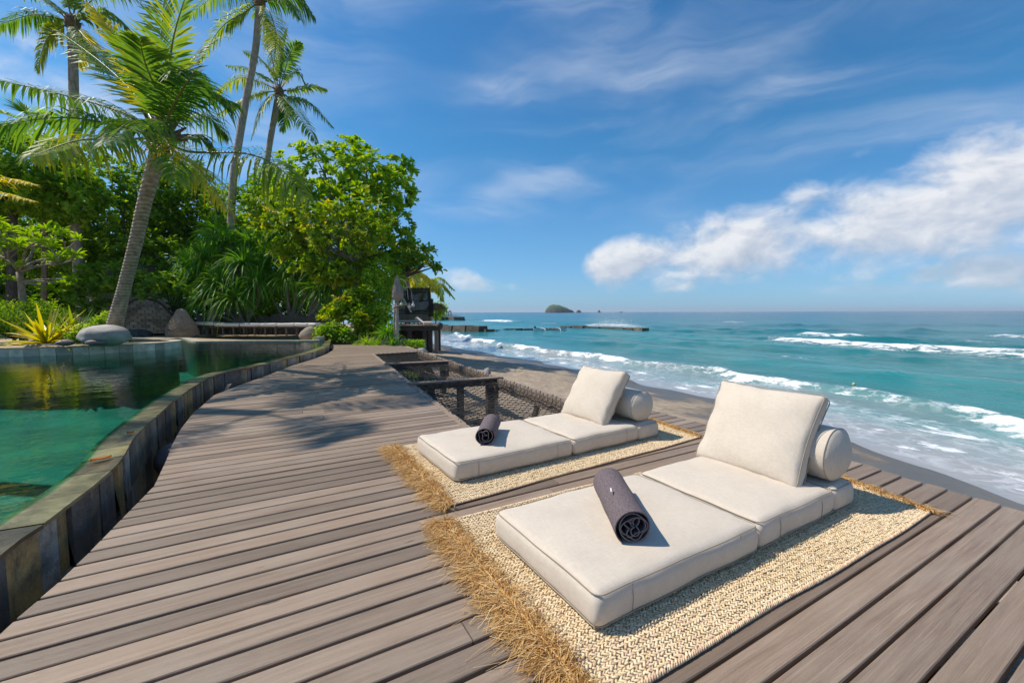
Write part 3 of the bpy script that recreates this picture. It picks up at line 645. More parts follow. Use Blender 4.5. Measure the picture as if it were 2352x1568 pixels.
# square back pillows
def pillow(base0, base1, tilt, hgt, thick, label, seed):
    b0, b1 = np.array(base0), np.array(base1); w_ = np.linalg.norm(b1 - b0); xa = (b1 - b0) / w_; nrm = np.cross(xa, (0, 0, 1.0))
    if nrm[0] < 0: nrm = -nrm
    up = np.array([0, 0, 1]) * math.cos(tilt) + nrm * math.sin(tilt); back = np.cross(xa, up)
    if back @ nrm < 0: back = -back
    half = np.array([w_ / 2, hgt / 2, .038])
    def shp(P):
        q = P / half; P = P.copy(); e = np.clip((1 - np.abs(q[:, 0]) ** 3.2) * (1 - np.abs(q[:, 1]) ** 3.2), 0, 1) ** .75
        P[:, 2] += np.sign(q[:, 2]) * np.abs(q[:, 2]) * (thick / 2 - .038) * e
        P[:, 0] *= 1 - .042 * (1 - q[:, 1] ** 2); P[:, 1] *= 1 - .045 * (1 - q[:, 0] ** 2)
        # puckers along the seams
        ed = np.maximum(np.abs(q[:, 0]), np.abs(q[:, 1])); s_ = q[:, 0] * 9 + q[:, 1] * 11
        P[:, 2] += .0065 * np.sin(s_ * 1.3 + seed + 3 * np.sin(q[:, 0] * 3 + q[:, 1] * 2)) * np.clip((ed - .5) / .45, 0, 1) * np.sign(q[:, 2])
        P[:, 2] += .011 * wav(P, 6, seed) * e; P[:, 1] += .006 * wav(P, 5, seed + 1); P[:, 0] += .006 * wav(P, 5, seed + 3)
        return P
    V, F = rbox(half, .026, (22, 22, 2), shp)
    M_ = np.array([xa, up, back]); c = (b0 + b1) / 2 + up * hgt / 2 * .985 + back * .045
    if np.linalg.det(M_) < 0: F = [f[::-1] for f in F]
    o = ob('pillow', V @ M_ + c, F, MLIN, loc=(b0 + b1) / 2, smooth=True, label=label, cat='pillow', group='square back pillows')
    pts = []
    for sgn in (-1, 1):
        loop = []
        for k in range(80):
            a = k / 80 * 4; i_, f_ = int(a), a % 1; cs4 = [(-1, -1), (1, -1), (1, 1), (-1, 1), (-1, -1)]
            q = np.array(cs4[i_]) * (1 - f_) + np.array(cs4[i_ + 1]) * f_
            cr = .965 if (abs(q[0]) > .95 and abs(q[1]) > .95) else .995
            p = np.array([q[0] * half[0] * cr, q[1] * half[1] * cr, sgn * .034])
            p[0] *= 1 - .042 * (1 - q[1] ** 2); p[1] *= 1 - .045 * (1 - q[0] ** 2)
            p[1] += .006 * wav(p[None], 5, seed + 1)[0]; p[0] += .006 * wav(p[None], 5, seed + 3)[0]; loop.append(p)
        loop.append(loop[0]); ob('piping', *tube(np.array(loop) @ M_ + c, .0028, 4, False), MPIPE, o, smooth=True)
    return o
pillow((2.535, 1.905, ZT - .006), (2.520, 1.232, ZT - .006), R(29), .585, .205, 'square linen pillow propped on the mattress with the loosely wound towel', 2)
pillow((2.455, 3.375, ZT - .006), (2.475, 2.775, ZT - .006), R(32), .545, .205, 'square linen pillow propped on the mattress beside the net', 6)
def bolster(cx, ya, yb, r, label, seed, rot=0.0):
    prof = []
    Ln = yb - ya
    for t in (0, .25, .5, .72, .88, 1.0): prof.append((ya + .055 * (1 - math.sqrt(max(0, 1 - t * t))) * 0 + .052 * (1 - math.cos(t * math.pi / 2) * 1.0) if False else ya + .055 * t * t, r * t * .985))
    prof += [(ya + .062 + .0 * k, r) for k in (0,)]
    for t in np.linspace(.08, .92, 14): prof.append((ya + .06 + (Ln - .12) * t, r * (1 + .010 * math.sin(t * 9 + seed))))
    prof += [(yb - .062, r)]
    for t in (1.0, .8, .5, 0): prof.append((yb - .055 * t * t, r * t * .985))
    V, F, n = [], [], 40
    for (yy, rr) in prof:
        for k in range(n):
            a = 2 * math.pi * k / n; fl = 1 - .07 * max(0, -math.sin(a)) ** 6
            w_ = 1 + .012 * math.sin(5 * a + yy * 8 + seed) * (rr / r)
            V.append((rr * w_ * math.cos(a), yy, rr * w_ * math.sin(a) * fl))
    for i in range(len(prof) - 1):
        for k in range(n): F.append([i * n + k, (i + 1) * n + k, (i + 1) * n + (k + 1) % n, i * n + (k + 1) % n])
    V = np.array(V); c = np.array([cx, 0, ZT + r * .93])
    if rot: 
        m_ = (ya + yb) / 2; V[:, 1] -= m_; ca, sa = math.cos(rot), math.sin(rot); V = V @ np.array([[ca, sa, 0], [-sa, ca, 0], [0, 0, 1]]); V[:, 1] += m_
    o = ob('bolster', V + c, F, MLIN, loc=(cx, (ya + yb) / 2, ZT), smooth=True, label=label, cat='bolster', group='round linen bolsters')
    for yy in (ya + .0585, yb - .0585):
        lp = np.array([(r * 1.004 * math.cos(a) * (1 + .012 * math.sin(5 * a + yy * 8 + seed)), yy, r * 1.004 * math.sin(a) * (1 - .07 * max(0, -math.sin(a)) ** 6) * (1 + .012 * math.sin(5 * a + yy * 8 + seed))) for a in np.linspace(0, 2 * math.pi, 41)])
        if rot: lp[:, 1] -= m_; lp = lp @ np.array([[ca, sa, 0], [-sa, ca, 0], [0, 0, 1]]); lp[:, 1] += m_
        ob('piping', *tube(lp + c, .0026, 4, False), MPIPE, o, smooth=True)
bolster(2.852, 1.12, 1.86, .158, 'round linen bolster behind the pillow of the wider rug', 1)
bolster(2.895, 2.665, 3.36, .140, 'round linen bolster behind the pillow nearest the rope net'.replace('nearest the', 'beside the'), 4, R(1.5))
# rolled towels
def towel(pf, pb, r, label, turns, wig, seed, flap):
    pf, pb = np.array(pf, float), np.array(pb, float); ax = pb - pf; L_ = np.linalg.norm(ax); ax /= L_
    X = np.cross(ax, (0, 0, 1.0)); X /= np.linalg.norm(X); Zv = np.cross(X, ax)
    n = 260; th = r * .085; P2 = []
    for i in range(n):
        t = i / (n - 1); a = t * turns * 2 * math.pi + seed; rr = r * (.10 + .86 * t ** .8)
        rr += wig * r * math.sin(a * 3.0 + 2 * math.sin(a * .7)) * (1 - t) ** 1.2 * (t > .0)
        x, z = rr * math.cos(a), rr * math.sin(a) * .95
        P2.append((x, z))
    if flap:
        x0, z0 = P2[-1]
        a_end = turns * 2 * math.pi + seed
        for k in range(1, 14): a = a_end + k * .13; rr = r * (.96 + .035 * k * flap); P2.append((rr * math.cos(a), max(rr * math.sin(a) * .95, -r * .93)))
    P2 = np.array(P2); zmin = P2[:, 1].min(); T = np.gradient(P2, axis=0); T /= np.linalg.norm(T, axis=1)[:, None] + 1e-9; Nn = np.stack([-T[:, 1], T[:, 0]], 1)
    c0 = pf.copy(); st = np.linspace(0, 1, 12); V = []
    m_ = len(P2)
    for side in (-1, 1):
        for s_ in st:
            tap = 1 - .03 * math.cos(s_ * math.pi) * .5 + .012 * math.sin(s_ * 14 + seed)
            jit = .006 * np.sin(np.arange(m_) * .11 + seed) * (1 if s_ in (0.0,) else (.6 if s_ == 1 else 0))
            q = P2 * tap + Nn * side * th * .5 * (1 - .3 * (s_ in (0., 1.)))
            base = c0 + ax * L_ * s_
            V.append(base + X * q[:, :1] + Zv * (q[:, 1:] - zmin * 0) + ax * jit[:, None])
    V = np.array(V); ns = len(st); idx = np.arange(2 * ns * m_).reshape(2, ns, m_); F = []
    for sd in (0, 1):
        for i in range(ns - 1):
            for j in range(m_ - 1):
                f = [idx[sd, i, j], idx[sd, i, j + 1], idx[sd, i + 1, j + 1], idx[sd, i + 1, j]]; F.append(f if sd else f[::-1])
    E = []
    for i, fl in ((0, 1), (ns - 1, 0)):
        for j in range(m_ - 1): E.append([idx[0, i, j], idx[0, i, j + 1], idx[1, i, j + 1], idx[1, i, j]])
    for j in (0, m_ - 1):
        for i in range(ns - 1): F.append([idx[0, i, j], idx[1, i, j], idx[1, i + 1, j], idx[0, i + 1, j]])
    Vf = V.reshape(-1, 3); o = ob('towel', Vf, F, MTOW, loc=tuple(pf), smooth=True, label=label, cat='towel', group='rolled towels')
    ob('hem', Vf, E, MHEM, o)
    return o
tn = towel((*g2(1456, 1206, ZT + .082), ZT + .074), (*g2(1398, 1100, ZT + .082), ZT + .073), .078, 'dark grey towel wound loosely with rippled folds and a loose flap', 4.2, .26, 1.2, .32)
tf = towel((*g2(1113, 1001, ZT + .078), ZT + .076), (*g2(1129, 966, ZT + .078), ZT + .076), .080, 'dark grey towel wound tight with a hooked core, on the mattress beside the net', 3.1, .16, .3, 0)
ob('care_tag', *box(np.array(tn['_o']) + np.array([.055, .20, .076]), (.028, .006, .004), axes((.6, .8, .25))), pmat('white_tag', [(.7, .7, .68), (.8, .8, .78)], 9), tn)

# ------------------------------------------------------------------ jute rugs: every stitch is a small knot, the fringe is loose fibre
m, nt = newmat('jute'); t_ = nd(nt, 'ShaderNodeAttribute', attribute_name='tint').outputs['Fac']
c = ramp(nt, t_, [(0, (.48, .33, .17)), (.35, (.69, .52, .30)), (.7, (.80, .65, .43)), (1, (.62, .41, .28))])
finish(nt, nd(nt, 'ShaderNodeBsdfPrincipled', {'Base Color': c, 'Roughness': .8, 'Specular IOR Level': .2}).outputs[0]); MJUTE = m
MBACK = pmat('jute_back', [(.36, .26, .14), (.50, .37, .22)], 40, rough=.9)
m, nt = newmat('jute_fringe'); t_ = nd(nt, 'ShaderNodeAttribute', attribute_name='tint').outputs['Fac']
c = ramp(nt, t_, [(0, (.36, .18, .055)), (.4, (.62, .36, .12)), (.75, (.76, .50, .20)), (1, (.84, .65, .36))])
d_ = nd(nt, 'ShaderNodeBsdfPrincipled', {'Base Color': c, 'Roughness': .6, 'Specular IOR Level': .3}); tl = nd(nt, 'ShaderNodeBsdfTranslucent', {'Color': c})
finish(nt, nd(nt, 'ShaderNodeMixShader', {0: .25, 1: d_.outputs[0], 2: tl.outputs[0]}).outputs[0]); MFR = m
def stitches(C, D, Nn, L_, W_, H_):
    """elongated octahedral knots with a flattened waist: 10 verts, 16 tris"""
    S = np.cross(Nn, D); n = len(C); a = []
    for (f, s, h) in ((-.5, 0, 0), (.5, 0, 0)): a.append(C + D * (f * L_)[:, None] + Nn * (H_ * .1)[:, None])
    for f in (-.22, .22):
        for (s, h) in ((-.5, 0), (0, .62), (.5, 0), (0, -.35)): a.append(C + D * (f * L_)[:, None] + S * (s * W_)[:, None] + Nn * (h * H_)[:, None])
    V = np.stack(a, 1).reshape(-1, 3)
    f1 = []
    for k in range(4):
        k2 = (k + 1) % 4; f1 += [(0, 2 + k2, 2 + k), (2 + k, 2 + k2, 6 + k2), (2 + k, 6 + k2, 6 + k), (1, 6 + k, 6 + k2)]
    F = (np.arange(n)[:, None, None] * 10 + np.array(f1)[None]).reshape(-1, 3)
    return V, F
def rug(c4, label, seed, fringe_len, far_fringe):
    c4 = [np.array(p, float) for p in c4]                      # front-left, front-right, back-right, back-left (x, y)
    o = thing('jute_rug', (*np.mean(c4, 0), 0), label, 'rug', 'jute rugs under the mattresses')
    S = lambda s, t: (c4[0] * (1 - s)[:, None] + c4[1] * s[:, None]) * (1 - t)[:, None] + (c4[3] * (1 - s)[:, None] + c4[2] * s[:, None]) * t[:, None]
    Lx, Ly = np.linalg.norm(c4[1] - c4[0]), np.linalg.norm(c4[3] - c4[0])
    nx, ny = int(Lx / .0168), int(Ly / .0103)
    I, J = np.meshgrid(np.arange(nx), np.arange(ny)); I, J = I.ravel(), J.ravel(); r_ = np.random.default_rng(seed); n = len(I)
    s = (I + .5 + .25 * (J % 2) + r_.normal(0, .07, n)) / nx; t = (J + .5 + r_.normal(0, .07, n)) / ny
    p = S(s, t); edge = np.minimum(np.minimum(s, 1 - s) * Lx, np.minimum(t, 1 - t) * Ly)
    wv = .004 * np.sin(p[:, 0] * 7 + seed) * np.exp(-edge * 8)
    p[:, 1] += .005 * np.sin(p[:, 0] * 3.3 + seed) + .0025 * np.sin(p[:, 0] * 7.9 + 1)
    rows = ((J // 2) % 2)
    C = np.stack([p[:, 0], p[:, 1], .0125 + r_.normal(0, .0012, n) + np.abs(wv) - .0015 * rows], 1)
    a = np.where(J % 2 == 0, R(34), R(-34)) + r_.normal(0, .16, n)
    D = np.stack([np.cos(a), np.sin(a), r_.normal(0, .12, n)], 1); D /= np.linalg.norm(D, axis=1)[:, None]
    Nn = np.tile([0, 0, 1.0], (n, 1)); Nn = Nn - D * (D[:, 2:3]); Nn /= np.linalg.norm(Nn, axis=1)[:, None]
    V, F = stitches(C, D, Nn, r_.uniform(.022, .034, n), r_.uniform(.0092, .0125, n), r_.uniform(.0045, .0085, n))
    tint = np.clip(.55 + .18 * r_.normal(0, 1, n) + .10 * np.sin(p[:, 0] * 3 + p[:, 1] * 5), 0, .95); tint = np.repeat(tint, 10)
    w1 = ob('woven_face', V, F, MJUTE, o, smooth=True, attrs={'tint': tint}); w1['kind'] = 'stuff'
    bk = [(*p, z) for z in (.003, .0112) for p in c4]; ob('backing', bk, [[3, 2, 1, 0], [4, 5, 6, 7], [0, 1, 5, 4], [1, 2, 6, 5], [2, 3, 7, 6], [3, 0, 4, 7]], MBACK, o)
    # bound edges: twisted cord along each long side, plaited band at the fringed ends
    for a_, b_ in ((0, 1), (3, 2)):
        cnt = int(Lx / .011); tt = (np.arange(cnt) + .5) / cnt; P_ = c4[a_] + (c4[b_] - c4[a_]) * tt[:, None]
        P_[:, 1] += .005 * np.sin(P_[:, 0] * 3.3 + seed) + .0025 * np.sin(P_[:, 0] * 7.9 + 1)
        C = np.stack([P_[:, 0], P_[:, 1], np.full(cnt, .0105)], 1); D = np.tile([.72, .62 * (1 if a_ == 0 else -1), .3], (cnt, 1)) + r_.normal(0, .08, (cnt, 3)); D /= np.linalg.norm(D, axis=1)[:, None]
        Nn = np.tile([0, 0, 1.0], (cnt, 1)) - D * D[:, 2:3]; Nn /= np.linalg.norm(Nn, axis=1)[:, None]
        V, F = stitches(C, D, Nn, np.full(cnt, .026), np.full(cnt, .0115), np.full(cnt, .015)); eb = ob('edge_cord', V, F, MJUTE, o, smooth=True, attrs={'tint': np.repeat(np.clip(r_.normal(.85, .14, cnt), 0, 1), 10)}); eb['kind'] = 'stuff'
    def fringe(pa, pb, out, n, ln, lift):
        pa, pb, out = np.array(pa), np.array(pb), np.array(out, float); Ln = np.linalg.norm(pb - pa); k = 6
        tt = r_.uniform(-.01, 1.01, n); root = pa + (pb - pa) * tt[:, None]
        tuft = np.floor(tt * Ln / .035); ph = np.sin(tuft * 12.9 + seed) * 43.7; ph = (ph - np.floor(ph)) * 2 - 1
        d = out[None] + ((pb - pa) / Ln)[None] * (ph * .9 + r_.normal(0, .75, n))[:, None]; d /= np.linalg.norm(d, axis=1)[:, None]
        lnn = ln * r_.uniform(.25, 1.2, n) * (1 + .45 * ph * np.sin(tuft * 3.7)); h = lift * r_.uniform(.1, 1, n)
        curl = r_.normal(0, 1.1, n); perp = np.stack([-d[:, 1], d[:, 0]], 1); cur2 = r_.uniform(4, 11, n); ph2 = r_.uniform(0, 6, n)
        back = r_.random(n) < .22                                        # some fibres lie back over the rug
        st = []
        for j in range(k):
            u = j / (k - 1); q = root + d * (lnn * u * np.where(back, -.5, 1))[:, None] + perp * (lnn * (.35 * curl * u * u + .13 * np.sin(cur2 * u + ph2) * u))[:, None]
            z = .012 + h * np.sin(np.clip(u * 2.6, 0, math.pi)) * 1.0 + np.where(back, .012 * (u < .9), -.009 * u) + r_.uniform(0, .004, n)
            st.append(np.column_stack([q, np.maximum(z, .0025)]))
        st = np.stack(st, 1); w_ = r_.uniform(.0009, .0026, n); sd = np.cross(np.gradient(st, axis=1), np.array([0, 0, 1.0]) + r_.normal(0, .6, (n, 1, 3))); sd /= np.linalg.norm(sd, axis=2)[:, :, None] + 1e-9
        tp = np.linspace(1, .35, k)[None, :, None] * w_[:, None, None]
        V = np.stack([st - sd * tp, st + sd * tp], 2).reshape(-1, 3)
        b = np.arange(n)[:, None] * 2 * k; F = np.stack([np.stack([b + 2 * j, b + 2 * j + 1, b + 2 * j + 3, b + 2 * j + 2], 2) for j in range(k - 1)], 1).reshape(-1, 4)
        f_ = ob('fringe', V, F, MFR, o, attrs={'tint': np.repeat(np.clip(r_.normal(.50, .30, n) + .18 * ph, 0, 1), 2 * k)}); f_['kind'] = 'stuff'
        cnt = int(Ln / .012); t2 = (np.arange(cnt) + .5) / cnt; C = np.column_stack([pa + (pb - pa) * t2[:, None] - out * .008, np.full(cnt, .018)])
        D = np.column_stack([np.tile(out, (cnt, 1)) * .7 + ((pb - pa) / Ln) * .6, np.full(cnt, .1)]); D /= np.linalg.norm(D, axis=1)[:, None]; Nn = np.tile([0, 0, 1.0], (cnt, 1)) - D * D[:, 2:3]; Nn /= np.linalg.norm(Nn, axis=1)[:, None]
        V, F = stitches(C, D, Nn, np.full(cnt, .04), np.full(cnt, .014), np.full(cnt, .014)); pb_ = ob('plaited_band', V, F, MFR, o, smooth=True, attrs={'tint': np.repeat(np.clip(r_.normal(.62, .15, cnt), 0, 1), 10)}); pb_['kind'] = 'stuff'
    fringe(c4[0], c4[3], (-1, 0.02), 7000, fringe_len * .85, .024)
    fringe(c4[1], c4[2], (1, -.25), far_fringe, fringe_len * .62, .018)
    return o
rug([(.785, .875), (3.225, .862), (3.52, 2.10), (.79, 2.135)], 'woven jute rug with shaggy fringe under the mattress of the loosely wound towel', 3, .135, 2600)
rug([(.885, 2.318), (3.375, 2.468), (3.50, 3.55), (.88, 3.565)], 'woven jute rug with shaggy fringe under the mattress beside the net', 8, .125, 3200)
# fallen leaves on the pool edge
MLEAF = leafmat('fallen_leaf', [(.35, .12, .02), (.5, .2, .03)], .2)
for j, (px, L_) in enumerate([((232, 1054), .11), ((573, 845), .16), ((300, 994), .05)]):
    p = G(*px, ZC + .012); ax_ = np.array([.86, .5 - .3 * j, 0]); ax_ /= np.linalg.norm(ax_); sd = np.array([-ax_[1], ax_[0], 0]); V = []
    for u in np.linspace(-1, 1, 7):
        w_ = .20 * L_ * (1 - u * u) ** .8 + .0015
        V += [p + ax_ * u * L_ / 2 - sd * w_ + np.array([0, 0, .012 + .006 * u * u]), p + ax_ * u * L_ / 2, p + ax_ * u * L_ / 2 + sd * w_ + np.array([0, 0, .010])]
    F = [[3 * a + b, 3 * a + b + 1, 3 * a + b + 4, 3 * a + b + 3] for a in range(6) for b in (0, 1)]
    ob('fallen_leaf', V, F, MLEAF, loc=tuple(p), smooth=True, attrs={'tint': [.5 * (k % 3) for k in range(len(V))]}, label=['curled orange leaf lying on the wide dry coping of the pool', 'long brown leaf stranded on the coping at the pool bend', 'tiny brown leaf on the damp coping'][j], cat='leaf')
# scattered driftwood and stones are added with the beach things below
# ================================================================== PLANTS
def leaf_arrays(C, D, Nn, L_, W_, fold=.18):
    n = len(C); S = np.cross(Nn, D); S /= np.linalg.norm(S, axis=1)[:, None] + 1e-9
    L_ = np.broadcast_to(L_, (n,))[:, None]; W_ = np.broadcast_to(W_, (n,))[:, None]
    a = [C, C + D * L_ * .38 + S * W_ * .42 + Nn * W_ * fold, C + D * L_ * .75 + S * W_ * .40 + Nn * W_ * fold * .7 - Nn * L_ * .03, C + D * L_ - Nn * L_ * .09,
         C + D * L_ * .75 - S * W_ * .40 + Nn * W_ * fold * .7 - Nn * L_ * .03, C + D * L_ * .38 - S * W_ * .42 + Nn * W_ * fold]
    V = np.stack(a, 1).reshape(-1, 3); b = np.arange(n)[:, None] * 6
    F = np.concatenate([b + np.array([[0, 3, 2, 1]]), b + np.array([[0, 5, 4, 3]])], 0)
    return V, F
def unit(v): return v / (np.linalg.norm(v, axis=-1, keepdims=True) + 1e-9)
RH = np.array([math.cos(YAW), -math.sin(YAW), 0]); FH = np.array([math.sin(YAW), math.cos(YAW), 0])
def blob_pts(blobs, n, r_, lo=.5, lump=.28, seed=0):
    """points near the surfaces of ellipsoids given as (px, py, depth, rx px, ry px, rdepth m)"""
    cs = [(A(b[0], b[1], b[2]), b[3] / FPX * b[2], b[4] / FPX * b[2], b[5]) for b in blobs]
    w_ = np.array([c[1] * c[2] + c[2] * c[3] + c[1] * c[3] for c in cs]); k = r_.choice(len(cs), n, p=w_ / w_.sum())
    d = unit(r_.normal(0, 1, (n, 3))); rad = (lo + (1 - lo) * r_.random(n) ** .55) * (1 + lump * wav(d * 3.3 + k[:, None] * 2.7, 1, seed) + r_.normal(0, .04, n))
    ce = np.array([c[0] for c in cs])[k]; ra = np.array([[c[1], c[3], c[2]] for c in cs])[k]
    off = d * ra * rad[:, None]
    out = unit(d / ra)
    tow = lambda q: q[:, :1] * RH + q[:, 1:2] * FH + q[:, 2:] * np.array([0, 0, 1.0])
    return ce + tow(off), unit(tow(out)), cs
def make_crown(blobs, ncl, per, L_, W_, seed, mat, parent, lo=.5, spread=.10, tintc=.5, tintv=.16, up=.6, name='crown', mult=None, droop=0.):
    r_ = np.random.default_rng(seed); C, O, cs = blob_pts(blobs, ncl, r_, lo, seed=seed)
    ax_ = unit(O * .55 + np.array([0, 0, up]) + r_.normal(0, .35, (ncl, 3)))
    k = np.repeat(np.arange(ncl), per); n = len(k); axn = ax_[k]
    rnd = unit(r_.normal(0, 1, (n, 3))); side = unit(rnd - axn * np.sum(rnd * axn, 1, keepdims=True)); inc = r_.uniform(.15, 1.0, n)[:, None]
    D = unit(side * (1 - .35 * inc) + axn * (inc * .7 - .15) - np.array([0, 0, droop])); Nn = axn - D * np.sum(axn * D, 1, keepdims=True) + r_.normal(0, .25, (n, 3)); Nn = unit(Nn - D * np.sum(Nn * D, 1, keepdims=True))
    base = C[k] + r_.normal(0, spread, (n, 3)) * np.array([1, 1, .7])
    Ls = L_ * r_.uniform(.6, 1.2, n); V, F = leaf_arrays(base, D, Nn, Ls, W_ * Ls / L_)
    tint = np.clip(tintc + r_.normal(0, tintv, n) + np.repeat(r_.normal(0, tintv * .8, ncl), per), 0, 1)
    o = ob(name, V, F, mat, parent, attrs={'tint': np.repeat(tint, 6)})
    return C, O, cs, o
MBARK = pmat('bark', [(.06, .045, .032), (.13, .10, .075), (.22, .175, .13)], 5, rough=.9, bump=.8, stretch=(3, 3, 1), bdist=.03)
MBARKP = pmat('pale_bark', [(.15, .125, .10), (.26, .22, .175), (.36, .31, .25)], 5, rough=.85, bump=.6, stretch=(3, 3, 1.5), bdist=.02)
def limbs(base, fork, targets, r0, r_, mat, parent, name='trunk', n=16, sag=.0):
    parts = [tube(bez([base, lerp(base, fork, .5) + r_.normal(0, .05, 3), fork], 10), np.linspace(r0, r0 * .72, 10), 9, True, .06)]
    for t in targets[:n]:
        mid = lerp(fork, t, .5) + r_.normal(0, .22, 3) * np.array([1, 1, .6]) - np.array([0, 0, sag])
        parts.append(tube(bez([np.array(fork) - np.array([0, 0, .1]), mid, t], 8), np.linspace(r0 * .5, r0 * .06, 8), 6, True))
    V, F = cat_(parts); return ob(name, V, F, mat, parent, smooth=True)
GR = {
 'dark': leafmat('leaf_dark', [(.045, .115, .012), (.10, .22, .018), (.185, .33, .028), (.30, .42, .045)], .43, .5, .22),
 'mid': leafmat('leaf_mid', [(.06, .15, .010), (.135, .28, .017), (.235, .39, .028), (.36, .47, .045)], .43, .5, .22),
 'lime': leafmat('leaf_lime', [(.07, .16, .012), (.16, .29, .017), (.30, .41, .027), (.45, .46, .04), (.55, .25, .03)], .43, .5, .22),
 'almond': leafmat('leaf_almond', [(.07, .16, .014), (.16, .28, .02), (.30, .40, .034), (.47, .42, .05), (.56, .26, .04)], .43, .5, .22),
 'pandan': leafmat('leaf_pandan', [(.028, .11, .012), (.065, .21, .02), (.13, .31, .03), (.25, .38, .06)], .40, .48, .25),
 'bright': leafmat('leaf_bright', [(.07, .17, .014), (.16, .31, .024), (.29, .42, .04), (.42, .47, .07)], .43, .5, .22),
}
def tree(name, label, blobs, ncl, per, L_, W_, mat, seed, trunk, r0, cat='tree', bark=None, nl=14, group=None, **k):
    """trunk: base point, fork point"""
    t = thing(name, tuple(trunk[0]), label, cat, group)
    C, O, cs, o = make_crown(blobs, ncl, per, L_, W_, seed, mat, t, **k)
    r_ = np.random.default_rng(seed + 50); ids = r_.choice(len(C), min(nl * 3, len(C)), False); far_ = np.array([c[0] for c in cs])
    tg = [lerp(far_[i % len(far_)], C[j], .75) for i, j in enumerate(ids)]
    limbs(np.array(trunk[0]), np.array(trunk[1]), tg, r0, r_, bark or MBARK, t, n=nl)
    return t
gz = .16
def gp(x, dep, z=gz):
    p = A(x, 716, dep); return np.array([p[0], p[1], z])
HG = 'broadleaf trees behind the pool'
tree('broadleaf_tree', 'bright leafy tree whose crown rises beside the back palm trunk', [(40, 395, 19, 120, 100, 2.2), (150, 440, 19.5, 80, 70, 1.8), (-90, 420, 19, 110, 110, 2)], 1000, 13, .27, .15, GR['mid'], 11, (gp(20, 19.5), A(30, 480, 19.5)), .2, tintc=.55, group=HG)
tree('broadleaf_tree', 'wide leafy tree standing on the sand at the side of the pool', [(-420, 470, 17, 190, 140, 2.4), (-300, 600, 17, 120, 90, 1.8), (-520, 600, 16, 150, 120, 2)], 1300, 13, .27, .15, GR['mid'], 23, (gp(-400, 17), A(-400, 600, 17)), .2, tintc=.5, group=HG)
tree('broadleaf_tree', 'large dark glossy tree behind the leaning palm trunk', [(250, 470, 24, 150, 105, 2.4), (140, 560, 23, 120, 95, 2), (385, 480, 26, 110, 110, 2.2), (300, 600, 22.3, 130, 75, 1.6), (470, 575, 27, 100, 125, 2), (240, 640, 19.0, 100, 34, .7), (350, 655, 18.9, 66, 30, .7), (200, 690, 19.3, 40, 40, .6)], 2700, 13, .25, .14, GR['dark'], 12, (gp(350, 25.5), A(320, 600, 25)), .26, tintc=.5, tintv=.2, group=HG)
tree('broadleaf_tree', 'dark tree filling the gap behind the two taller palms', [(560, 500, 24, 80, 80, 2), (640, 450, 25, 60, 60, 2), (420, 420, 24, 70, 50, 1.6), (600, 600, 25, 130, 100, 2)], 900, 12, .27, .15, GR['mid'], 13, (gp(560, 24.5), A(560, 560, 24.5)), .2, tintc=.45, group=HG)
tree('broadleaf_tree', 'tall round sea-side tree rising highest beside the open sky', [(740, 405, 21, 95, 62, 2.2), (840, 405, 21, 75, 58, 2.4), (905, 440, 21, 52, 52, 1.8), (830, 490, 21, 95, 75, 2.2), (900, 540, 21, 50, 55, 1.6), (700, 470, 21.5, 70, 70, 1.9), (800, 350, 21.5, 42, 22, 1.1), (928, 385, 21, 24, 28, .7), (945, 440, 21, 24, 16, .5), (880, 620, 21.5, 60, 50, 1.6)], 620, 17, .29, .155, GR['mid'], 14, (gp(830, 22), A(820, 600, 21.5)), .24, tintc=.66, tintv=.2, lo=.5, nl=34, spread=.055, group=HG)
tree('broadleaf_tree', 'open branch of dark leaves reaching out over the black fence', [(950, 592, 20, 34, 16, .8), (985, 577, 20, 10, 10, .35), (1001, 614, 20, 11, 8, .25), (920, 600, 20, 30, 24, .8), (940, 560, 20.3, 16, 10, .4)], 90, 13, .24, .13, GR['dark'], 15, (gp(868, 20.5), A(905, 640, 20.2)), .13, tintc=.6, lo=.3, nl=22, group=HG)
tree('almond_tree', 'slim sea almond with yellow and orange tinged leaves on a bare straight trunk', [(700, 505, 18, 100, 48, 1.7), (835, 478, 18, 66, 42, 1.4), (862, 545, 18, 52, 50, 1.2), (765, 565, 18, 95, 48, 1.6), (645, 545, 18, 55, 45, 1.2), (720, 620, 17.5, 46, 22, .8), (800, 620, 17.8, 60, 28, 1), (600, 480, 18.3, 40, 35, 1)], 480, 13, .26, .135, GR['almond'], 16, (gp(818, 18, -.05), A(816, 600, 18)), .085, bark=MBARKP, nl=46, lo=.25, tintc=.30, tintv=.15, spread=.07)
tree('hedge_shrub', 'low dense dark hedge at the garden edge under the frangipani', [(30, 730, 13.2, 70, 38, .9), (-90, 720, 13, 80, 50, 1), (85, 715, 14, 40, 26, .8)], 900, 9, .085, .05, GR['mid'], 17, (gp(30, 13.3), gp(30, 13.3, .45)), .05, cat='shrub', spread=.09, tintc=.55)
tree('leafy_bush', 'rounded bright bush at the corner of the pool by the deck', [(764, 765, 15.9, 34, 22, .5), (790, 772, 15.8, 22, 16, .4)], 330, 8, .13, .085, GR['bright'], 18, (gp(765, 15.9, -.05), gp(765, 15.9, .2)), .03, cat='shrub', spread=.07, tintc=.42, nl=8)
tree('broad_leaved_shrub', 'shrub with big round yellow green leaves between bench and lantern pole', [(770, 722, 16.6, 30, 14, .5), (800, 705, 16.8, 42, 26, .7), (845, 730, 16.6, 34, 30, .7), (830, 690, 17, 34, 30, .7), (770, 640, 17.4, 42, 12, .5)], 420, 8, .20, .12, GR['lime'], 19, (gp(815, 16.8, -.05), gp(812, 16.8, .8)), .04, cat='shrub', spread=.08, tintc=.36, tintv=.2, nl=20)
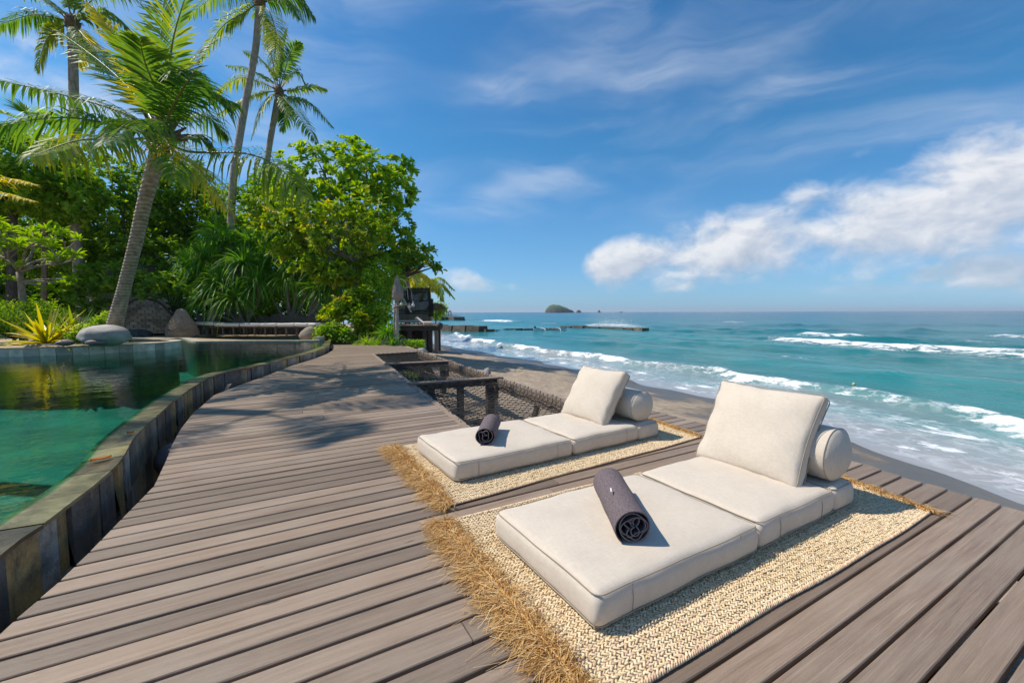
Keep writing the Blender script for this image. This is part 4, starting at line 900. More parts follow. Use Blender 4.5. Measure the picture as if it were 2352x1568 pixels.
tree('leafy_thicket', 'dense green thicket standing behind the lantern pole', [(865, 670, 17.6, 40, 55, 1), (885, 640, 18.5, 36, 48, 1.2), (850, 740, 17, 40, 40, .8), (880, 740, 16.6, 26, 36, .6), (830, 640, 19, 40, 40, 1)], 1000, 9, .13, .07, GR['mid'], 20, (gp(868, 17.8, -.05), gp(868, 17.8, .9)), .05, cat='shrub', tintc=.62, spread=.1, nl=20)
tree('leafy_thicket', 'shaded undergrowth below the pandanus heads', [(600, 690, 23, 170, 40, 1.2), (760, 690, 22, 60, 50, 1.2), (440, 690, 22.5, 60, 60, 1)], 700, 9, .16, .08, GR['dark'], 21, (gp(600, 23.2), gp(600, 23.2, .6)), .05, cat='shrub', tintc=.35, spread=.12)
tree('backdrop_tree', 'deep green tree standing far behind the thatched garden hut', [(120, 640, 27, 260, 120, 2), (420, 600, 28, 200, 130, 2), (680, 620, 29, 170, 110, 2), (-150, 560, 26, 200, 170, 2), (60, 705, 25, 260, 60, 1.2), (560, 705, 26.5, 300, 55, 1.2), (-250, 690, 22, 200, 90, 1.5)], 3800, 12, .36, .20, GR['dark'], 22, (gp(250, 28), A(250, 640, 28)), .3, tintc=.4, lo=.25, group=HG)
# strap leaves (pandanus, agave, grasses): V-section blades
def straps(base, D, L_, W_, droop, seg=5, up=None):
    n = len(base); L_ = np.broadcast_to(L_, (n,)); W_ = np.broadcast_to(W_, (n,)); droop = np.broadcast_to(droop, (n,))
    S = unit(np.cross(D, np.array([0, 0, 1.0]) + 1e-4)); V = []
    prof = [.55, .95, 1.0, .85, .5, .06] if seg == 5 else list(np.interp(np.linspace(0, 1, seg + 1), [0, .2, .4, .7, 1], [.5, .95, 1, .75, .05]))
    for j in range(seg + 1):
        u = j / seg
        c = base + D * (L_ * (u - .12 * droop * u ** 3))[:, None] - np.array([0, 0, 1.0]) * (L_ * droop * .62 * u ** 2.2)[:, None]
        w_ = (W_ * .5 * prof[j])[:, None]; ridge = np.array([0, 0, 1.0]) * w_ * .45
        V += [c - S * w_ + ridge, c, c + S * w_ + ridge]
    V = np.stack(V, 1).reshape(-1, 3); k = 3 * (seg + 1); b = np.arange(n)[:, None] * k; F = []
    for j in range(seg):
        for s_ in (0, 1): F.append(b + np.array([[3 * j + s_, 3 * j + s_ + 1, 3 * j + s_ + 4, 3 * j + s_ + 3]]))
    return V, np.concatenate(F, 0), k
def rosette_dirs(n, r_, lo=-.2, hi=1.45):
    a = r_.uniform(0, 2 * math.pi, n); e = np.arcsin(np.clip(r_.uniform(math.sin(lo), math.sin(hi), n), -1, 1))
    return np.stack([np.cos(a) * np.cos(e), np.sin(a) * np.cos(e), np.sin(e)], 1), e
def pandanus(label, basepx, dep, heads, seed, L_=1.4):
    r_ = np.random.default_rng(seed); b = gp(basepx, dep); t = thing('pandanus_tree', tuple(b), label, 'pandanus', 'pandanus trees behind the bench')
    parts = []; Vs, Fs, Ts, n0 = [], [], [], 0
    for (x, y, dz) in heads:
        h = A(x, y, dep + dz); fork = lerp(b, h, .35) + r_.normal(0, .12, 3) * np.array([1, 1, .3])
        parts.append(tube(bez([b + r_.normal(0, .08, 3) * np.array([1, 1, 0]), fork, lerp(fork, h, .55) + r_.normal(0, .1, 3), h], 12), np.linspace(.075, .04, 12), 7, True, .05))
        n = 150; D, e = rosette_dirs(n, r_, -.35, 1.5); base = np.tile(h, (n, 1)) + D * .06 + np.array([0, 0, .12]) * r_.random((n, 1))
        V, F, k = straps(base, D, L_ * r_.uniform(.7, 1.15, n), .062, np.clip(.95 - .38 * e + r_.normal(0, .2, n), .15, 1.5))
        Vs.append(V); Fs.append(F + n0); n0 += len(V); Ts.append(np.repeat(np.clip(.55 + r_.normal(0, .17, n) + .14 * np.sin(e), 0, 1), k))
    V, F = cat_(parts); ob('trunk', V, F, MBARKP, t, smooth=True)
    ob('crown', np.vstack(Vs), np.vstack(Fs), GR['pandan'], t, attrs={'tint': np.concatenate(Ts)})
    return t
pandanus('broad pandanus with long drooping strap leaves beside the wicker cone', 568, 19.9, [(470, 600, 0), (520, 565, .5), (560, 610, -.3), (505, 655, -.6), (445, 650, .2), (590, 655, -.4), (540, 690, -.8), (475, 690, -.4), (500, 540, 1), (430, 610, .6), (575, 560, .8)], 31)
pandanus('middle pandanus on forked pale stems behind the long bench', 662, 20.3, [(640, 585, 0), (620, 545, .5), (690, 595, -.3), (660, 645, -.5), (720, 640, -.2), (690, 550, .6), (615, 625, .1)], 32)
pandanus('pandanus leaning on splayed stems towards the almond trunk', 690, 20.0, [(745, 615, 0), (775, 650, -.4), (800, 615, .2), (740, 670, -.5), (790, 590, .5)], 33)
# frangipani
def frangipani():
    r_ = np.random.default_rng(41); b = gp(48, 13.6); t = thing('frangipani_tree', tuple(b), 'small frangipani with bare forked branches and rosettes of long leaves', 'tree')
    f = A(45, 625, 13.6); parts = [tube(bez([b, lerp(b, f, .5) + [.05, 0, 0], f], 8), np.linspace(.11, .085, 8), 8, True, .05)]
    C = []; tips = []
    for j in range(9):
        m_ = A(r_.uniform(-30, 140), r_.uniform(560, 620), 13.6 + r_.uniform(-.8, .8)); parts.append(tube(bez([f, lerp(f, m_, .5) + r_.normal(0, .06, 3), m_], 7), np.linspace(.05, .032, 7), 6))
        for q in range(5):
            e = m_ + r_.normal(0, 1, 3) * np.array([.5, .5, .25]) + np.array([0, 0, .42]); parts.append(tube(bez([m_, lerp(m_, e, .5) + r_.normal(0, .05, 3), e], 5), np.linspace(.03, .016, 5), 5)); tips.append(e)
    for (x, y) in [(150, 650), (120, 665), (165, 640), (10, 640)]:
        e = A(x, y, 13.3); parts.append(tube(bez([f - [0, 0, .3], lerp(f, e, .5) - [0, 0, .12], e], 7), np.linspace(.035, .012, 7), 5)); tips.append(e)
    V, F = cat_(parts); ob('trunk', V, F, MBARKP, t, smooth=True)
    tips = np.array(tips); per = 16; n = len(tips) * per; D, e = rosette_dirs(n, r_, -.25, 1.1); Nn = unit(np.array([0, 0, 1.0]) - D * D[:, 2:3] + r_.normal(0, .15, (n, 3)))
    Ls = .30 * r_.uniform(.6, 1.15, n); V, F = leaf_arrays(np.repeat(tips, per, 0), D, Nn, Ls, Ls * .27, .25)
    ob('crown', V, F, GR['mid'], t, attrs={'tint': np.repeat(np.clip(r_.normal(.6, .17, n), 0, 1), 6)})
frangipani()

# ------------------------------------------------------------------ palms
m, nt = newmat('palm_bark'); P = pos(nt)
wv_ = nd(nt, 'ShaderNodeTexWave', {'Vector': P, 'Scale': 4.6, 'Distortion': 3.5, 'Detail': 4}, wave_type='BANDS', bands_direction='Z').outputs[1]
c = ramp(nt, noise(nt, vm(nt, 'MULTIPLY', P, (6, 6, 2)), 1.5, 6, .65), [(.3, (.22, .17, .125)), (.5, (.40, .32, .245)), (.72, (.55, .46, .36))])
c = mixc(nt, mr(nt, wv_, .0, .3, .4, 0), c, (.13, .105, .085))
bp = nd(nt, 'ShaderNodeBump', {'Strength': .8, 'Distance': .03, 'Height': ma(nt, 'ADD', ma(nt, 'MULTIPLY', wv_, .8), noise(nt, P, 12, 5, .6))})
finish(nt, nd(nt, 'ShaderNodeBsdfPrincipled', {'Base Color': c, 'Roughness': .85, 'Specular IOR Level': .2, 'Normal': bp.outputs[0]}).outputs[0]); MPB = m
MFROND = leafmat('palm_leaflet', [(.03, .09, .016), (.07, .17, .024), (.15, .26, .03), (.36, .38, .035), (.68, .53, .03)], .42, .5, .25)
MRACH = leafmat('palm_rib', [(.10, .12, .03), (.2, .2, .05), (.3, .24, .06)], .1, .4)
MFIB = pmat('palm_fibre', [(.07, .04, .022), (.16, .095, .05), (.27, .17, .085)], 20, rough=.9, bump=1, stretch=(1, 1, .3))
def frond(pts, L_, W_, yel, r_, parent, nl=50, hang=.5, bare=.18, twist=0.0):
    P_ = bez(pts, 40); T = unit(np.gradient(P_, axis=0)); up = np.array([0, 0, 1.0])
    n = 2 * nl; u = np.tile(np.linspace(bare, 1.0, nl), 2) + r_.normal(0, .003, n); sg = np.repeat([1., -1.], nl); ui = np.clip(u, 0, 1) * 39
    i0 = np.clip(ui.astype(int), 0, 38); fr_ = (ui - i0)[:, None]; p = P_[i0] * (1 - fr_) + P_[i0 + 1] * fr_; t = unit(T[i0] * (1 - fr_) + T[i0 + 1] * fr_)
    side = unit(np.cross(t, up) + 1e-5); nrm = np.cross(side, t)
    if twist:
        a = twist; side, nrm = side * math.cos(a) + nrm * math.sin(a), nrm * math.cos(a) - side * math.sin(a)
    x_ = (u - bare) / (1 - bare); ll = L_ * (np.sin(np.pi * (.16 + .80 * x_)) ** .75) * r_.uniform(.85, 1.1, n)
    fwd_ = .35 + .9 * x_ ** 2 + r_.normal(0, .06, n)
    d = unit(side * sg[:, None] * 1.0 + t * fwd_[:, None] + nrm * (.35 - .15 * x_)[:, None] + r_.normal(0, .07, (n, 3)))
    hg = hang * r_.uniform(.6, 1.6, n)
    wd = unit(t - d * np.sum(t * d, 1, keepdims=True)) + nrm * .35; V = []
    for (f, dr, w_) in ((0, 0, .45), (.3, .06, 1), (.65, .36, .85), (1.0, .95, .08)):
        q = p + d * (ll * f * (1 - .25 * hg * f * f))[:, None] - up * (ll * hg * dr * .8)[:, None]; V += [q - wd * (W_ * w_ / 2), q + wd * (W_ * w_ / 2)]
    V = np.stack(V, 1).reshape(-1, 3); b = np.arange(n)[:, None] * 8; F = np.concatenate([b + np.array([[2 * j, 2 * j + 1, 2 * j + 3, 2 * j + 2]]) for j in range(3)], 0)
    tint = np.clip(yel + .08 + r_.normal(0, .09, n), 0, 1); tv = np.repeat(tint, 8) + np.tile([0, 0, 0, 0, .03, .03, .12, .12], n)
    o = ob('frond', V, F, MFROND, parent, attrs={'tint': np.clip(tv, 0, 1)})
    rv, rf = tube(P_[::2], np.linspace(.034, .005, 20) * (L_ / .8), 5, False); ob('rib', rv, rf, MRACH, o, smooth=True, attrs={'tint': np.clip(np.full(len(rv), .35 + .5 * yel), 0, 1)})
    return o
def palm(label, trunk_px, dep, widths, fronds, seed, L_=.75, W_=.05, fibre=True, group='coconut palms over the garden', name='coconut_palm', base_z=None):
    r_ = np.random.default_rng(seed); T = [A(x, y, dep if np.isscalar(dep) else d_) for (x, y), d_ in zip(trunk_px, (dep if not np.isscalar(dep) else [dep] * len(trunk_px)))]
    if base_z is not None: T = [np.array([T[0][0], T[0][1], base_z])] + T
    n = 44; P_ = bez(T, n); w_ = np.interp(np.linspace(0, 1, n), np.linspace(0, 1, len(widths)), widths) / 2
    w_ = w_ * (1 + .010 * np.sin(np.arange(n) * 2.6))
    t = thing(name, tuple(P_[0]), label, 'palm', group)
    ob('trunk', *tube(P_, w_, 14, True, 0), MPB, t, smooth=True)
    c = P_[-1]; dp = dep if np.isscalar(dep) else dep[-1]
    if fibre:
        parts = [tube([c - [0, 0, .25], c, c + [0, 0, .25], c + [0, 0, .5]], [w_[-1] * 1.15, w_[-1] * 1.5, w_[-1] * 1.25, .03], 10, True, .12)]
        for q in range(16):
            a = q * 2.4; dd_ = np.array([math.cos(a), math.sin(a), r_.uniform(.2, 1)]); parts.append(tube([c + [0, 0, -.1], c + dd_ * .18, c + dd_ * .42], [.07, .05, .015], 5))
        V, F = cat_(parts); ob('crown_fibre', V, F, MFIB, t, smooth=True)
    for f in fronds:
        pts, yel, hang = f[0], f[1], f[2]; bend = [c + np.array([0, 0, .1])]
        for (x, y, dd_) in pts: bend.append(A(x, y, dp + dd_))
        frond(bend, L_ * (f[3] if len(f) > 3 else 1), W_, yel, r_, t, hang=hang, twist=(f[4] if len(f) > 4 else r_.normal(0, .25)))
    return t
palm('leaning coconut palm on the pool planter with a heavy ragged crown', [(262, 752), (287, 655), (311, 560), (331, 470), (350, 400), (370, 325)], [10.9, 10.4, 9.7, 9.1, 8.5, 8.0], [.34, .27, .255, .25, .25, .26, .29], [
    ([(345, 220, .2), (285, 110, .1), (215, 22, -.1)], .74, .30, 1.05), ([(362, 180, .6), (372, 60, .9), (380, -60, 1.2)], .5, .12, 1.05, .6), ([(385, 190, -.4), (400, 80, -.7), (440, -50, -.9)], .42, .10, 1.05, -.5),
    ([(320, 230, .7), (240, 150, 1.2), (135, 72, 1.8)], .38, .35), ([(290, 262, .1), (160, 222, .1), (-15, 182, -.2)], .18, .75, 1.05), ([(280, 292, -.5), (150, 270, -1), (-30, 290, -1.6)], .25, .8),
    ([(290, 322, -.8), (185, 322, -1.6), (72, 358, -2.3)], .55, .75), ([(430, 348, -.2), (560, 352, -.5), (640, 385, -.6), (708, 458, -.8)], .45, .85, 1.0), ([(405, 352, -.5), (460, 392, -.9), (524, 480, -1.2)], .74, .75, 1.0),
    ([(425, 250, .2), (470, 215, .3), (545, 240, .3)], .12, .8), ([(410, 275, .8), (470, 265, 1.4), (520, 310, 1.8)], .15, .8), ([(378, 318, -.9), (392, 345, -1.7), (404, 412, -2.1)], .40, .6, .8),
    ([(410, 318, .6), (450, 312, 1), (496, 345, 1.2)], .15, .8, .8), ([(335, 240, 1), (290, 170, 1.8), (245, 120, 2.4)], .2, .4), ([(400, 220, .6), (440, 140, 1.1), (500, 90, 1.5)], .2, .4),
    ([(310, 275, .8), (210, 235, 1.6), (90, 205, 2.4)], .22, .7), ([(370, 240, -.7), (335, 150, -1.2), (320, 90, -1.6)], .30, .25, .95), ([(395, 250, -.8), (430, 190, -1.4), (455, 165, -2)], .12, .5, .95), ([(350, 290, -.9), (300, 280, -1.8), (240, 330, -2.6)], .25, .8)], 61, L_=.70, W_=.044)
palm('tallest coconut palm, its curved trunk crossing the sky to a cropped crown', [(526, 640), (530, 520), (536, 410), (548, 330), (566, 225), (586, 120), (597, 8)], 22.5, [.44, .38, .36, .36, .35, .32, .36], [
    ([(560, 30, -.3), (510, 62, -.6), (458, 140, -.8)], .5, .55, 1.1), ([(620, 30, -.5), (632, 80, -.9), (628, 175, -1.2)], .62, .6), ([(630, 0, .2), (680, -5, .4), (722, 40, .5)], .25, .8), ([(560, -8, .3), (500, -12, .5), (430, 40, .6)], .35, .8),
    ([(560, -40, .2), (500, -70, .2), (430, -50, 0)], .3, .6), ([(640, -40, .2), (690, -70, .2), (740, -30, 0)], .3, .6), ([(600, -60, .3), (610, -120, .6), (640, -170, .9)], .4, .3), ([(580, -60, -.3), (560, -120, -.6), (520, -160, -.9)], .5, .3), ([(600, 30, 1), (612, 60, 1.6), (650, 120, 2)], .3, .6), ([(640, -5, -.8), (670, 10, -1.5), (690, 45, -2)], .2, .8)], 62, L_=.95, W_=.075, base_z=.15)
palm('middle coconut palm with a star of separate fronds above the sea-side tree', [(592, 470), (606, 420), (618, 340), (630, 270), (641, 212)], 28.5, [.42, .40, .38, .36, .36, .40], [
    ([(600, 190, 0), (550, 180, -.2), (492, 215, -.4)], .5, .7), ([(600, 215, -.4), (560, 230, -.8), (500, 262, -1)], .55, .7), ([(620, 225, -.5), (600, 255, -.9), (578, 318, -1.2)], .55, .7), ([(665, 225, 0), (710, 235, 0), (765, 292, -.2)], .25, .8), ([(660, 235, -.6), (690, 270, -1), (728, 328, -1.4)], .25, .6),
    ([(675, 208, .4), (715, 200, .7), (748, 205, .9)], .4, .6), ([(646, 150, .2), (652, 105, .3), (658, 68, .5)], .4, .15), ([(620, 165, .4), (595, 135, .8), (560, 120, 1)], .4, .5), ([(660, 185, .5), (680, 165, .8), (700, 190, 1)], .2, .7), ([(630, 160, -.4), (622, 110, -.7), (628, 75, -1)], .6, .2),
    ([(650, 235, .6), (655, 260, 1), (648, 300, 1.2)], .2, .6), ([(610, 180, .6), (570, 160, 1), (520, 150, 1.3)], .3, .6), ([(655, 160, -.5), (668, 120, -.9), (690, 100, -1.2)], .3, .3)], 63, L_=.95, W_=.085, base_z=.15)
palm('coconut palm at the garden edge, its dark trunk rising behind the frangipani', [(174, 520), (170, 250), (168, 140), (166, 55)], 20.5, [.42, .40, .38, .36, .40], [
    ([(120, 40, -.2), (70, 35, -.4), (-10, 60, -.6)], .25, .9, 1.1), ([(130, 70, -.3), (105, 95, -.6), (85, 160, -.8)], .62, .8), ([(140, 30, .5), (90, -10, .8), (20, -20, 1)], .3, .6), ([(200, 40, 0), (250, 30, .2), (300, 70, .4)], .35, .8),
    ([(200, 10, .4), (250, -20, .8), (320, -10, 1)], .3, .7), ([(190, 80, -.5), (215, 110, -.8), (240, 165, -1)], .3, .7), ([(175, 0, .3), (185, -60, .5), (210, -110, .7)], .45, .3), ([(150, -10, -.3), (120, -60, -.5), (80, -90, -.8)], .4, .4), ([(185, 75, .6), (190, 105, 1), (180, 150, 1.2)], .7, .6)], 64, L_=.95, W_=.075, base_z=.15)
palm('young yellowing palm leaning in from the far pool edge', [(-190, 640), (-150, 520), (-120, 445)], 12.5, [.3, .26, .24, .26], [
    ([(-50, 415, 0), (20, 412, 0), (88, 425, -.2)], .8, .5), ([(-50, 440, -.4), (10, 445, -.7), (80, 462, -.9)], .78, .55), ([(-130, 360, .3), (-90, 290, .5), (-20, 250, .7)], .6, .4), ([(-200, 400, .2), (-280, 400, .4), (-350, 470, .5)], .6, .7), ([(-150, 360, -.4), (-200, 300, -.6), (-260, 280, -.8)], .6, .5), ([(-90, 470, -.5), (-60, 520, -.8), (-40, 590, -1)], .7, .6)], 65, L_=.55, W_=.045, group=None, base_z=.15)
t7 = _c * [1, 1, 0] + RH * -9.5 + FH * 6.6; c7 = t7 + RH * .4 - FH * .7 + [0, 0, 8.0]
r7 = np.random.default_rng(77); p7 = thing('coconut_palm', tuple(t7), 'tall coconut palm across the pool, known by its frond shadows on the deck', 'palm', 'coconut palms over the garden')
t7 = np.array([-6.2, 10.3, .1]); p7.location = t7; p7['_o'] = tuple(t7)
ob('trunk', *tube(bez([t7, lerp(t7, c7, .5) - RH * .35, c7], 24), np.linspace(.2, .14, 24), 10), MPB, p7, smooth=True)
for q7 in range(5):
    a7 = q7 * 1.257 + .6; e7 = r7.uniform(-.1, .9); d7 = RH * math.cos(a7) + FH * math.sin(a7); l7 = 2.5 * r7.uniform(.8, 1.1)
    frond([c7, c7 + d7 * l7 * .55 + [0, 0, l7 * .45 * math.sin(e7)], c7 + d7 * l7 + [0, 0, l7 * (.5 * math.sin(e7) - .45)]], .68, .05, r7.uniform(.2, .7), r7, p7, nl=44, hang=.7)
def fan_palm():
    r_ = np.random.default_rng(71); b = gp(95, 21.5); t = thing('fan_palm', tuple(b), 'fan palm with round pleated leaves under the coconut fronds', 'palm'); c = A(95, 330, 21.5)
    ob('trunk', *tube(bez([b, lerp(b, c, .5) + [.1, 0, 0], c], 14), np.linspace(.13, .1, 14), 8), MPB, t, smooth=True)
    for (x, y, dd_, rad) in [(60, 262, 0, 1.0), (10, 262, .5, .95), (110, 285, -.3, .9), (40, 310, -.6, .85), (130, 330, .3, .8), (-30, 300, .2, .9)]:
        h = A(x, y, 21.5 + dd_); ax_ = unit(h - c); n = 34; a = np.linspace(-1.9, 1.9, n); s1 = unit(np.cross(ax_, [0, 0, 1.0])); s2 = unit(s1 * .8 + np.array([0, 0, 1.0]) * r_.uniform(-.5, .5))
        D = unit(ax_ * np.cos(a)[:, None] + s2 * np.sin(a)[:, None]); base = np.tile(h, (n, 1)); V, F, k = straps(base, D, 1.22 * rad * r_.uniform(.85, 1.05, n), .09, r_.uniform(.1, .35, n))
        o = ob('fan_leaf', V, F, GR['mid'], t, attrs={'tint': np.repeat(np.clip(r_.normal(.5, .1, n), 0, 1), k)}); ob('stalk', *tube(bez([c, lerp(c, h, .5) + [0, 0, .06], h], 6), .016, 5), MBARKP, o, smooth=True)
fan_palm()
# spiky planter plants: each blade its own leaf
MYEL = leafmat('blade_yellow', [(.16, .20, .02), (.36, .36, .02), (.55, .48, .03), (.42, .40, .10)], .4, .35)
MLIM = leafmat('blade_lime', [(.06, .14, .015), (.14, .26, .02), (.26, .36, .03), (.36, .42, .08)], .4, .35)
def spiky(name, label, base, n, L_, W_, mat, seed, lo=.05, hi=1.4, cat='plant', group=None, dr=.45):
    r_ = np.random.default_rng(seed); t = thing(name, tuple(base), label, cat, group); D, e = rosette_dirs(n, r_, lo, hi)
    for j in range(n):
        V, F, k = straps(np.array([base]) + D[j:j + 1] * .04 + [0, 0, .05], D[j:j + 1], L_ * r_.uniform(.7, 1.15), W_, np.clip(dr + .25 - .3 * e[j] + r_.normal(0, .08), .05, 1.2), 6)
        ob('leaf', V, F, mat, t, attrs={'tint': np.clip(np.linspace(.35, .75, len(V)) + r_.normal(0, .15), 0, 1)})
    return t
# ================================================================== POOL PLANTER AND GARDEN THINGS
def rock(name, label, c, rad, seed, mat, rough=.10, cat='boulder', flat=.75, yaw=0., group=None):
    n1, n2 = 18, 28; V, F = [], []
    for i in range(n1 + 1):
        th = math.pi * i / n1
        for j in range(n2):
            ph = 2 * math.pi * j / n2; V.append((math.sin(th) * math.cos(ph), math.sin(th) * math.sin(ph), math.cos(th)))
    for i in range(n1):
        for j in range(n2): F.append([i * n2 + j, (i + 1) * n2 + j, (i + 1) * n2 + (j + 1) % n2, i * n2 + (j + 1) % n2])
    V = np.array(V); s_ = 1 + rough * wav(V * 1.8, 1, seed) + rough * .5 * wav(V * 4.1, 1, seed + 3); V = V * s_[:, None]
    V[:, 2] = np.where(V[:, 2] < 0, V[:, 2] * flat, V[:, 2]); V = V * np.array(rad); ca, sa = math.cos(yaw), math.sin(yaw); V = V @ np.array([[ca, sa, 0], [-sa, ca, 0], [0, 0, 1]])
    return ob(name, V + np.array(c), F, mat, loc=tuple(c), smooth=True, label=label, cat=cat, group=group)
MROCK = pmat('grey_boulder', [(.22, .20, .175), (.37, .34, .30), (.48, .45, .40)], 3.2, rough=.75, bump=.6, bscale=26, bdist=.02)
MROCKD = pmat('dark_boulder', [(.035, .033, .032), (.07, .065, .06), (.11, .10, .09)], 4, rough=.7, bump=.6, bdist=.02)
MROCKP = pmat('purple_boulder', [(.10, .075, .07), (.17, .13, .12), (.22, .17, .155)], 3, rough=.6, bump=.4, bdist=.02)
pc = A(185, 716, 11.35)[:2]; PA, PB_ = 2.02, 1.55; ZP = .335
def pell(a, k=1.0): return pc + RH[:2] * PA * k * math.cos(a) + FH[:2] * (PB_ * k * math.sin(a) + .42 * math.cos(a) * k)
MPT = pmat('planter_tile', [(.36, .32, .25), (.55, .50, .41), (.68, .62, .52)], 5, rough=.85, spec=.1, rnd=.35, bump=.7, bdist=.015)
pl = thing('planter', (*pc, -.9), 'round planter island faced with grey stone tiles standing in the pool', 'planter')
n = 46
for j in range(n):
    a0, a1 = 2 * math.pi * j / n + .002, 2 * math.pi * (j + 1) / n - .002; k = 1 + random.uniform(-.002, .003)
    O = [pell(a, k) for a in (a0, a1)]; I = [pell(a, k - .025) for a in (a0, a1)]
    V = [(*p, z) for z in (-.2, ZP) for p in (O[0], O[1], I[1], I[0])]
    ob('tile', V, [[3, 2, 1, 0], [4, 5, 6, 7], [0, 1, 5, 4], [1, 2, 6, 5], [2, 3, 7, 6], [3, 0, 4, 7]], MPT, pl)
    O = [pell(a, 1.004) for a in (a0, a1)]; I = [pell(a, .90) for a in (a0, a1)]
    if j % 2 == 0:
        a1 = 2 * math.pi * (j + 2) / n - .002; O = [pell(a, 1.004) for a in (a0, (a0 + a1) / 2, a1)]; I = [pell(a, .88) for a in (a0, (a0 + a1) / 2, a1)]
        V = [(*p, z) for z in (ZP + .002, ZP + .026) for p in O + I[::-1]]
        ob('rim_stone', V, [[5, 4, 3, 2, 1, 0], [6, 7, 8, 9, 10, 11]] + [[q, (q + 1) % 6, 6 + (q + 1) % 6, 6 + q] for q in range(6)], MRIM, pl)
body = [(*pell(2 * math.pi * j / 60, .96), z) for z in (-1.05, ZP - .03) for j in range(60)]
ob('soil', body, [list(range(60, 120))] + [[j, (j + 1) % 60, 60 + (j + 1) % 60, 60 + j] for j in range(60)], MGS, pl)
zs_ = ZP + .02
rock('boulder', 'large smooth grey boulder on the rim of the round planter', A(240, 776, 10.35) + np.array([0, 0, .03]), (.53, .40, .29), 3, MROCK, .13, yaw=-YAW + .1)
rock('stone', 'rounded dark stone under the yellow spiky plant', A(150, 788, 10.05), (.17, .13, .085), 5, MROCKP, .08, 'stone')
rock('stone', 'flat reddish stone between the spiky plant and the big boulder', A(222, 787, 10.0) - RH * .02, (.19, .12, .07), 6, MROCKP, .08, 'stone')
rock('stone', 'half buried pale stone at the edge of the planter rim', A(75, 794, 10.1), (.16, .1, .045), 7, MROCK, .08, 'stone')
rock('boulder', 'low dark boulder lying before the shingled hut', np.array([*A(310, 716, 18.6)[:2], .16]), (.72, .4, .30), 8, MROCKD, .1, yaw=-YAW)
rock('boulder', 'rounded tan boulder at the end of the long bench', np.array([*A(711, 716, 17.3)[:2], .22]), (.42, .36, .34), 9, pmat('tan_boulder', [(.16, .13, .10), (.25, .21, .165), (.33, .28, .22)], 3, rough=.8, bump=.5, bdist=.02), .08, yaw=-YAW)
spiky('spiky_plant', 'spiky plant with bright yellow sword leaves in the pool planter', A(168 * .6 + 5, 782, 10.45) * [1, 1, 0] + [0, 0, zs_], 85, 1.02, .075, MYEL, 81, .12, 1.2, dr=.12)
spiky('spiky_plant', 'lime green sword-leaved plant beside the yellow one in the planter', A(172, 776, 10.95) * [1, 1, 0] + [0, 0, zs_], 60, .95, .072, MLIM, 82, .3, 1.4, dr=.15)
spiky('spiky_plant', 'tuft of thin lime blades between boulder and planter rim', A(300, 776, 10.6) * [1, 1, 0] + [0, 0, zs_], 9, .42, .03, MLIM, 83, .2, 1.1)
tree('planter_shrub', 'low variegated shrub around the palm base in the planter', [(205, 762, 10.7, 34, 16, .35), (240, 750, 11.0, 22, 22, .35), (180, 775, 10.4, 18, 12, .2), (252, 728, 11.2, 8, 16, .15)], 300, 8, .075, .055, GR['bright'], 84, (A(215, 776, 10.8) * [1, 1, 0] + [0, 0, zs_], A(215, 770, 10.8)), .02, cat='shrub', spread=.05, tintc=.55, nl=10)
# gutter stones between pool wall and deck
for j, (q, lab) in enumerate([(4.55, 'smooth purple stone in the gutter where the deck edge bulges'), (13.0, 'pale pebble in the gutter notch at the pool corner'), (13.35, 'dark pebble in the gutter notch at the pool corner')]):
    p = oat(min(q, cum[-1] - .3)) - onrm(min(q, cum[-1] - .3)) * .16; rock('gutter_stone', lab, (*p, -.27 if j == 0 else -.14), (.14, .24, .16) if j == 0 else (.12, .12, .09), 20 + j, MROCKP if j != 1 else MROCK, .05, 'stone')

# long bench with cushions, board fence behind it
MCUSH = linen('bench_linen', (.60, .57, .52), (.72, .69, .64))
def brow(x, dep=None):
    dep = 19.2 - (x - 440) / 300 * 1.2; return gp(x, dep, .19)
bn = thing('bench', tuple(brow(580)), 'long low dark bench curving along the sand under the pandanus', 'bench')
bx = np.linspace(437, 742, 9); HB = .37
for j in range(8): ob('seat_board', *beam(brow(bx[j] + .4) + [0, 0, HB], brow(bx[j + 1] - .4) + [0, 0, HB], .62, .05), MBEAM, bn)
for x in np.arange(447, 742, 24):
    for s_ in (-.24, .24): ob('leg', *box(brow(x) + FH * s_ + [0, 0, (HB - .05) / 2], (.07, .07, HB - .05), axes(RH)), MBEAM, bn)
CX = [441, 503, 561, 606, 646, 687, 717, 752]
CL = ['thick cushion at the wicker cone end of the bench, slightly raised', 'cushion beside the raised end one on the long bench', 'third bench cushion from the wicker cone', 'fourth bench cushion from the wicker cone', 'fifth bench cushion from the wicker cone', 'narrow bench cushion next to the tan boulder', 'end cushion of the bench half hidden by the bright bush']
for j in range(7):
    a, b = brow(CX[j] + 1), brow(CX[j + 1] - 1); L_ = np.linalg.norm(b - a); d = (b - a) / L_; c = (a + b) / 2 + [0, 0, HB + .075]
    V, F = rbox((L_ / 2, .33, .07), .05, (8, 6, 2), lambda P: P + np.stack([0 * P[:, 0], 0 * P[:, 0], .012 * (P[:, 2] > 0) * wav(P, 5, j)], 1))
    X = axes(d); V = V @ X; V[:, 2] += (.05 if j == 0 else 0) * (1 - np.abs(V @ d) / L_)
    ob('bench_cushion', V + c, F, MCUSH, loc=tuple(c - np.array([0, 0, .07])), smooth=True, label=CL[j], cat='cushion', group='pale cushions on the long bench')
fc = thing('board_fence', tuple(gp(600, 20.4)), 'low fence of uneven upright dark boards behind the bench', 'fence')
for x in np.arange(455, 752, 10.2):
    dep = 20.4 - (x - 440) / 300 * 1.1; h_ = .86 + random.uniform(-.06, .09); ob('board', *box(gp(x, dep, .16 + h_ / 2), (.205, .03, h_), axes(RH)), MBEAM, fc)
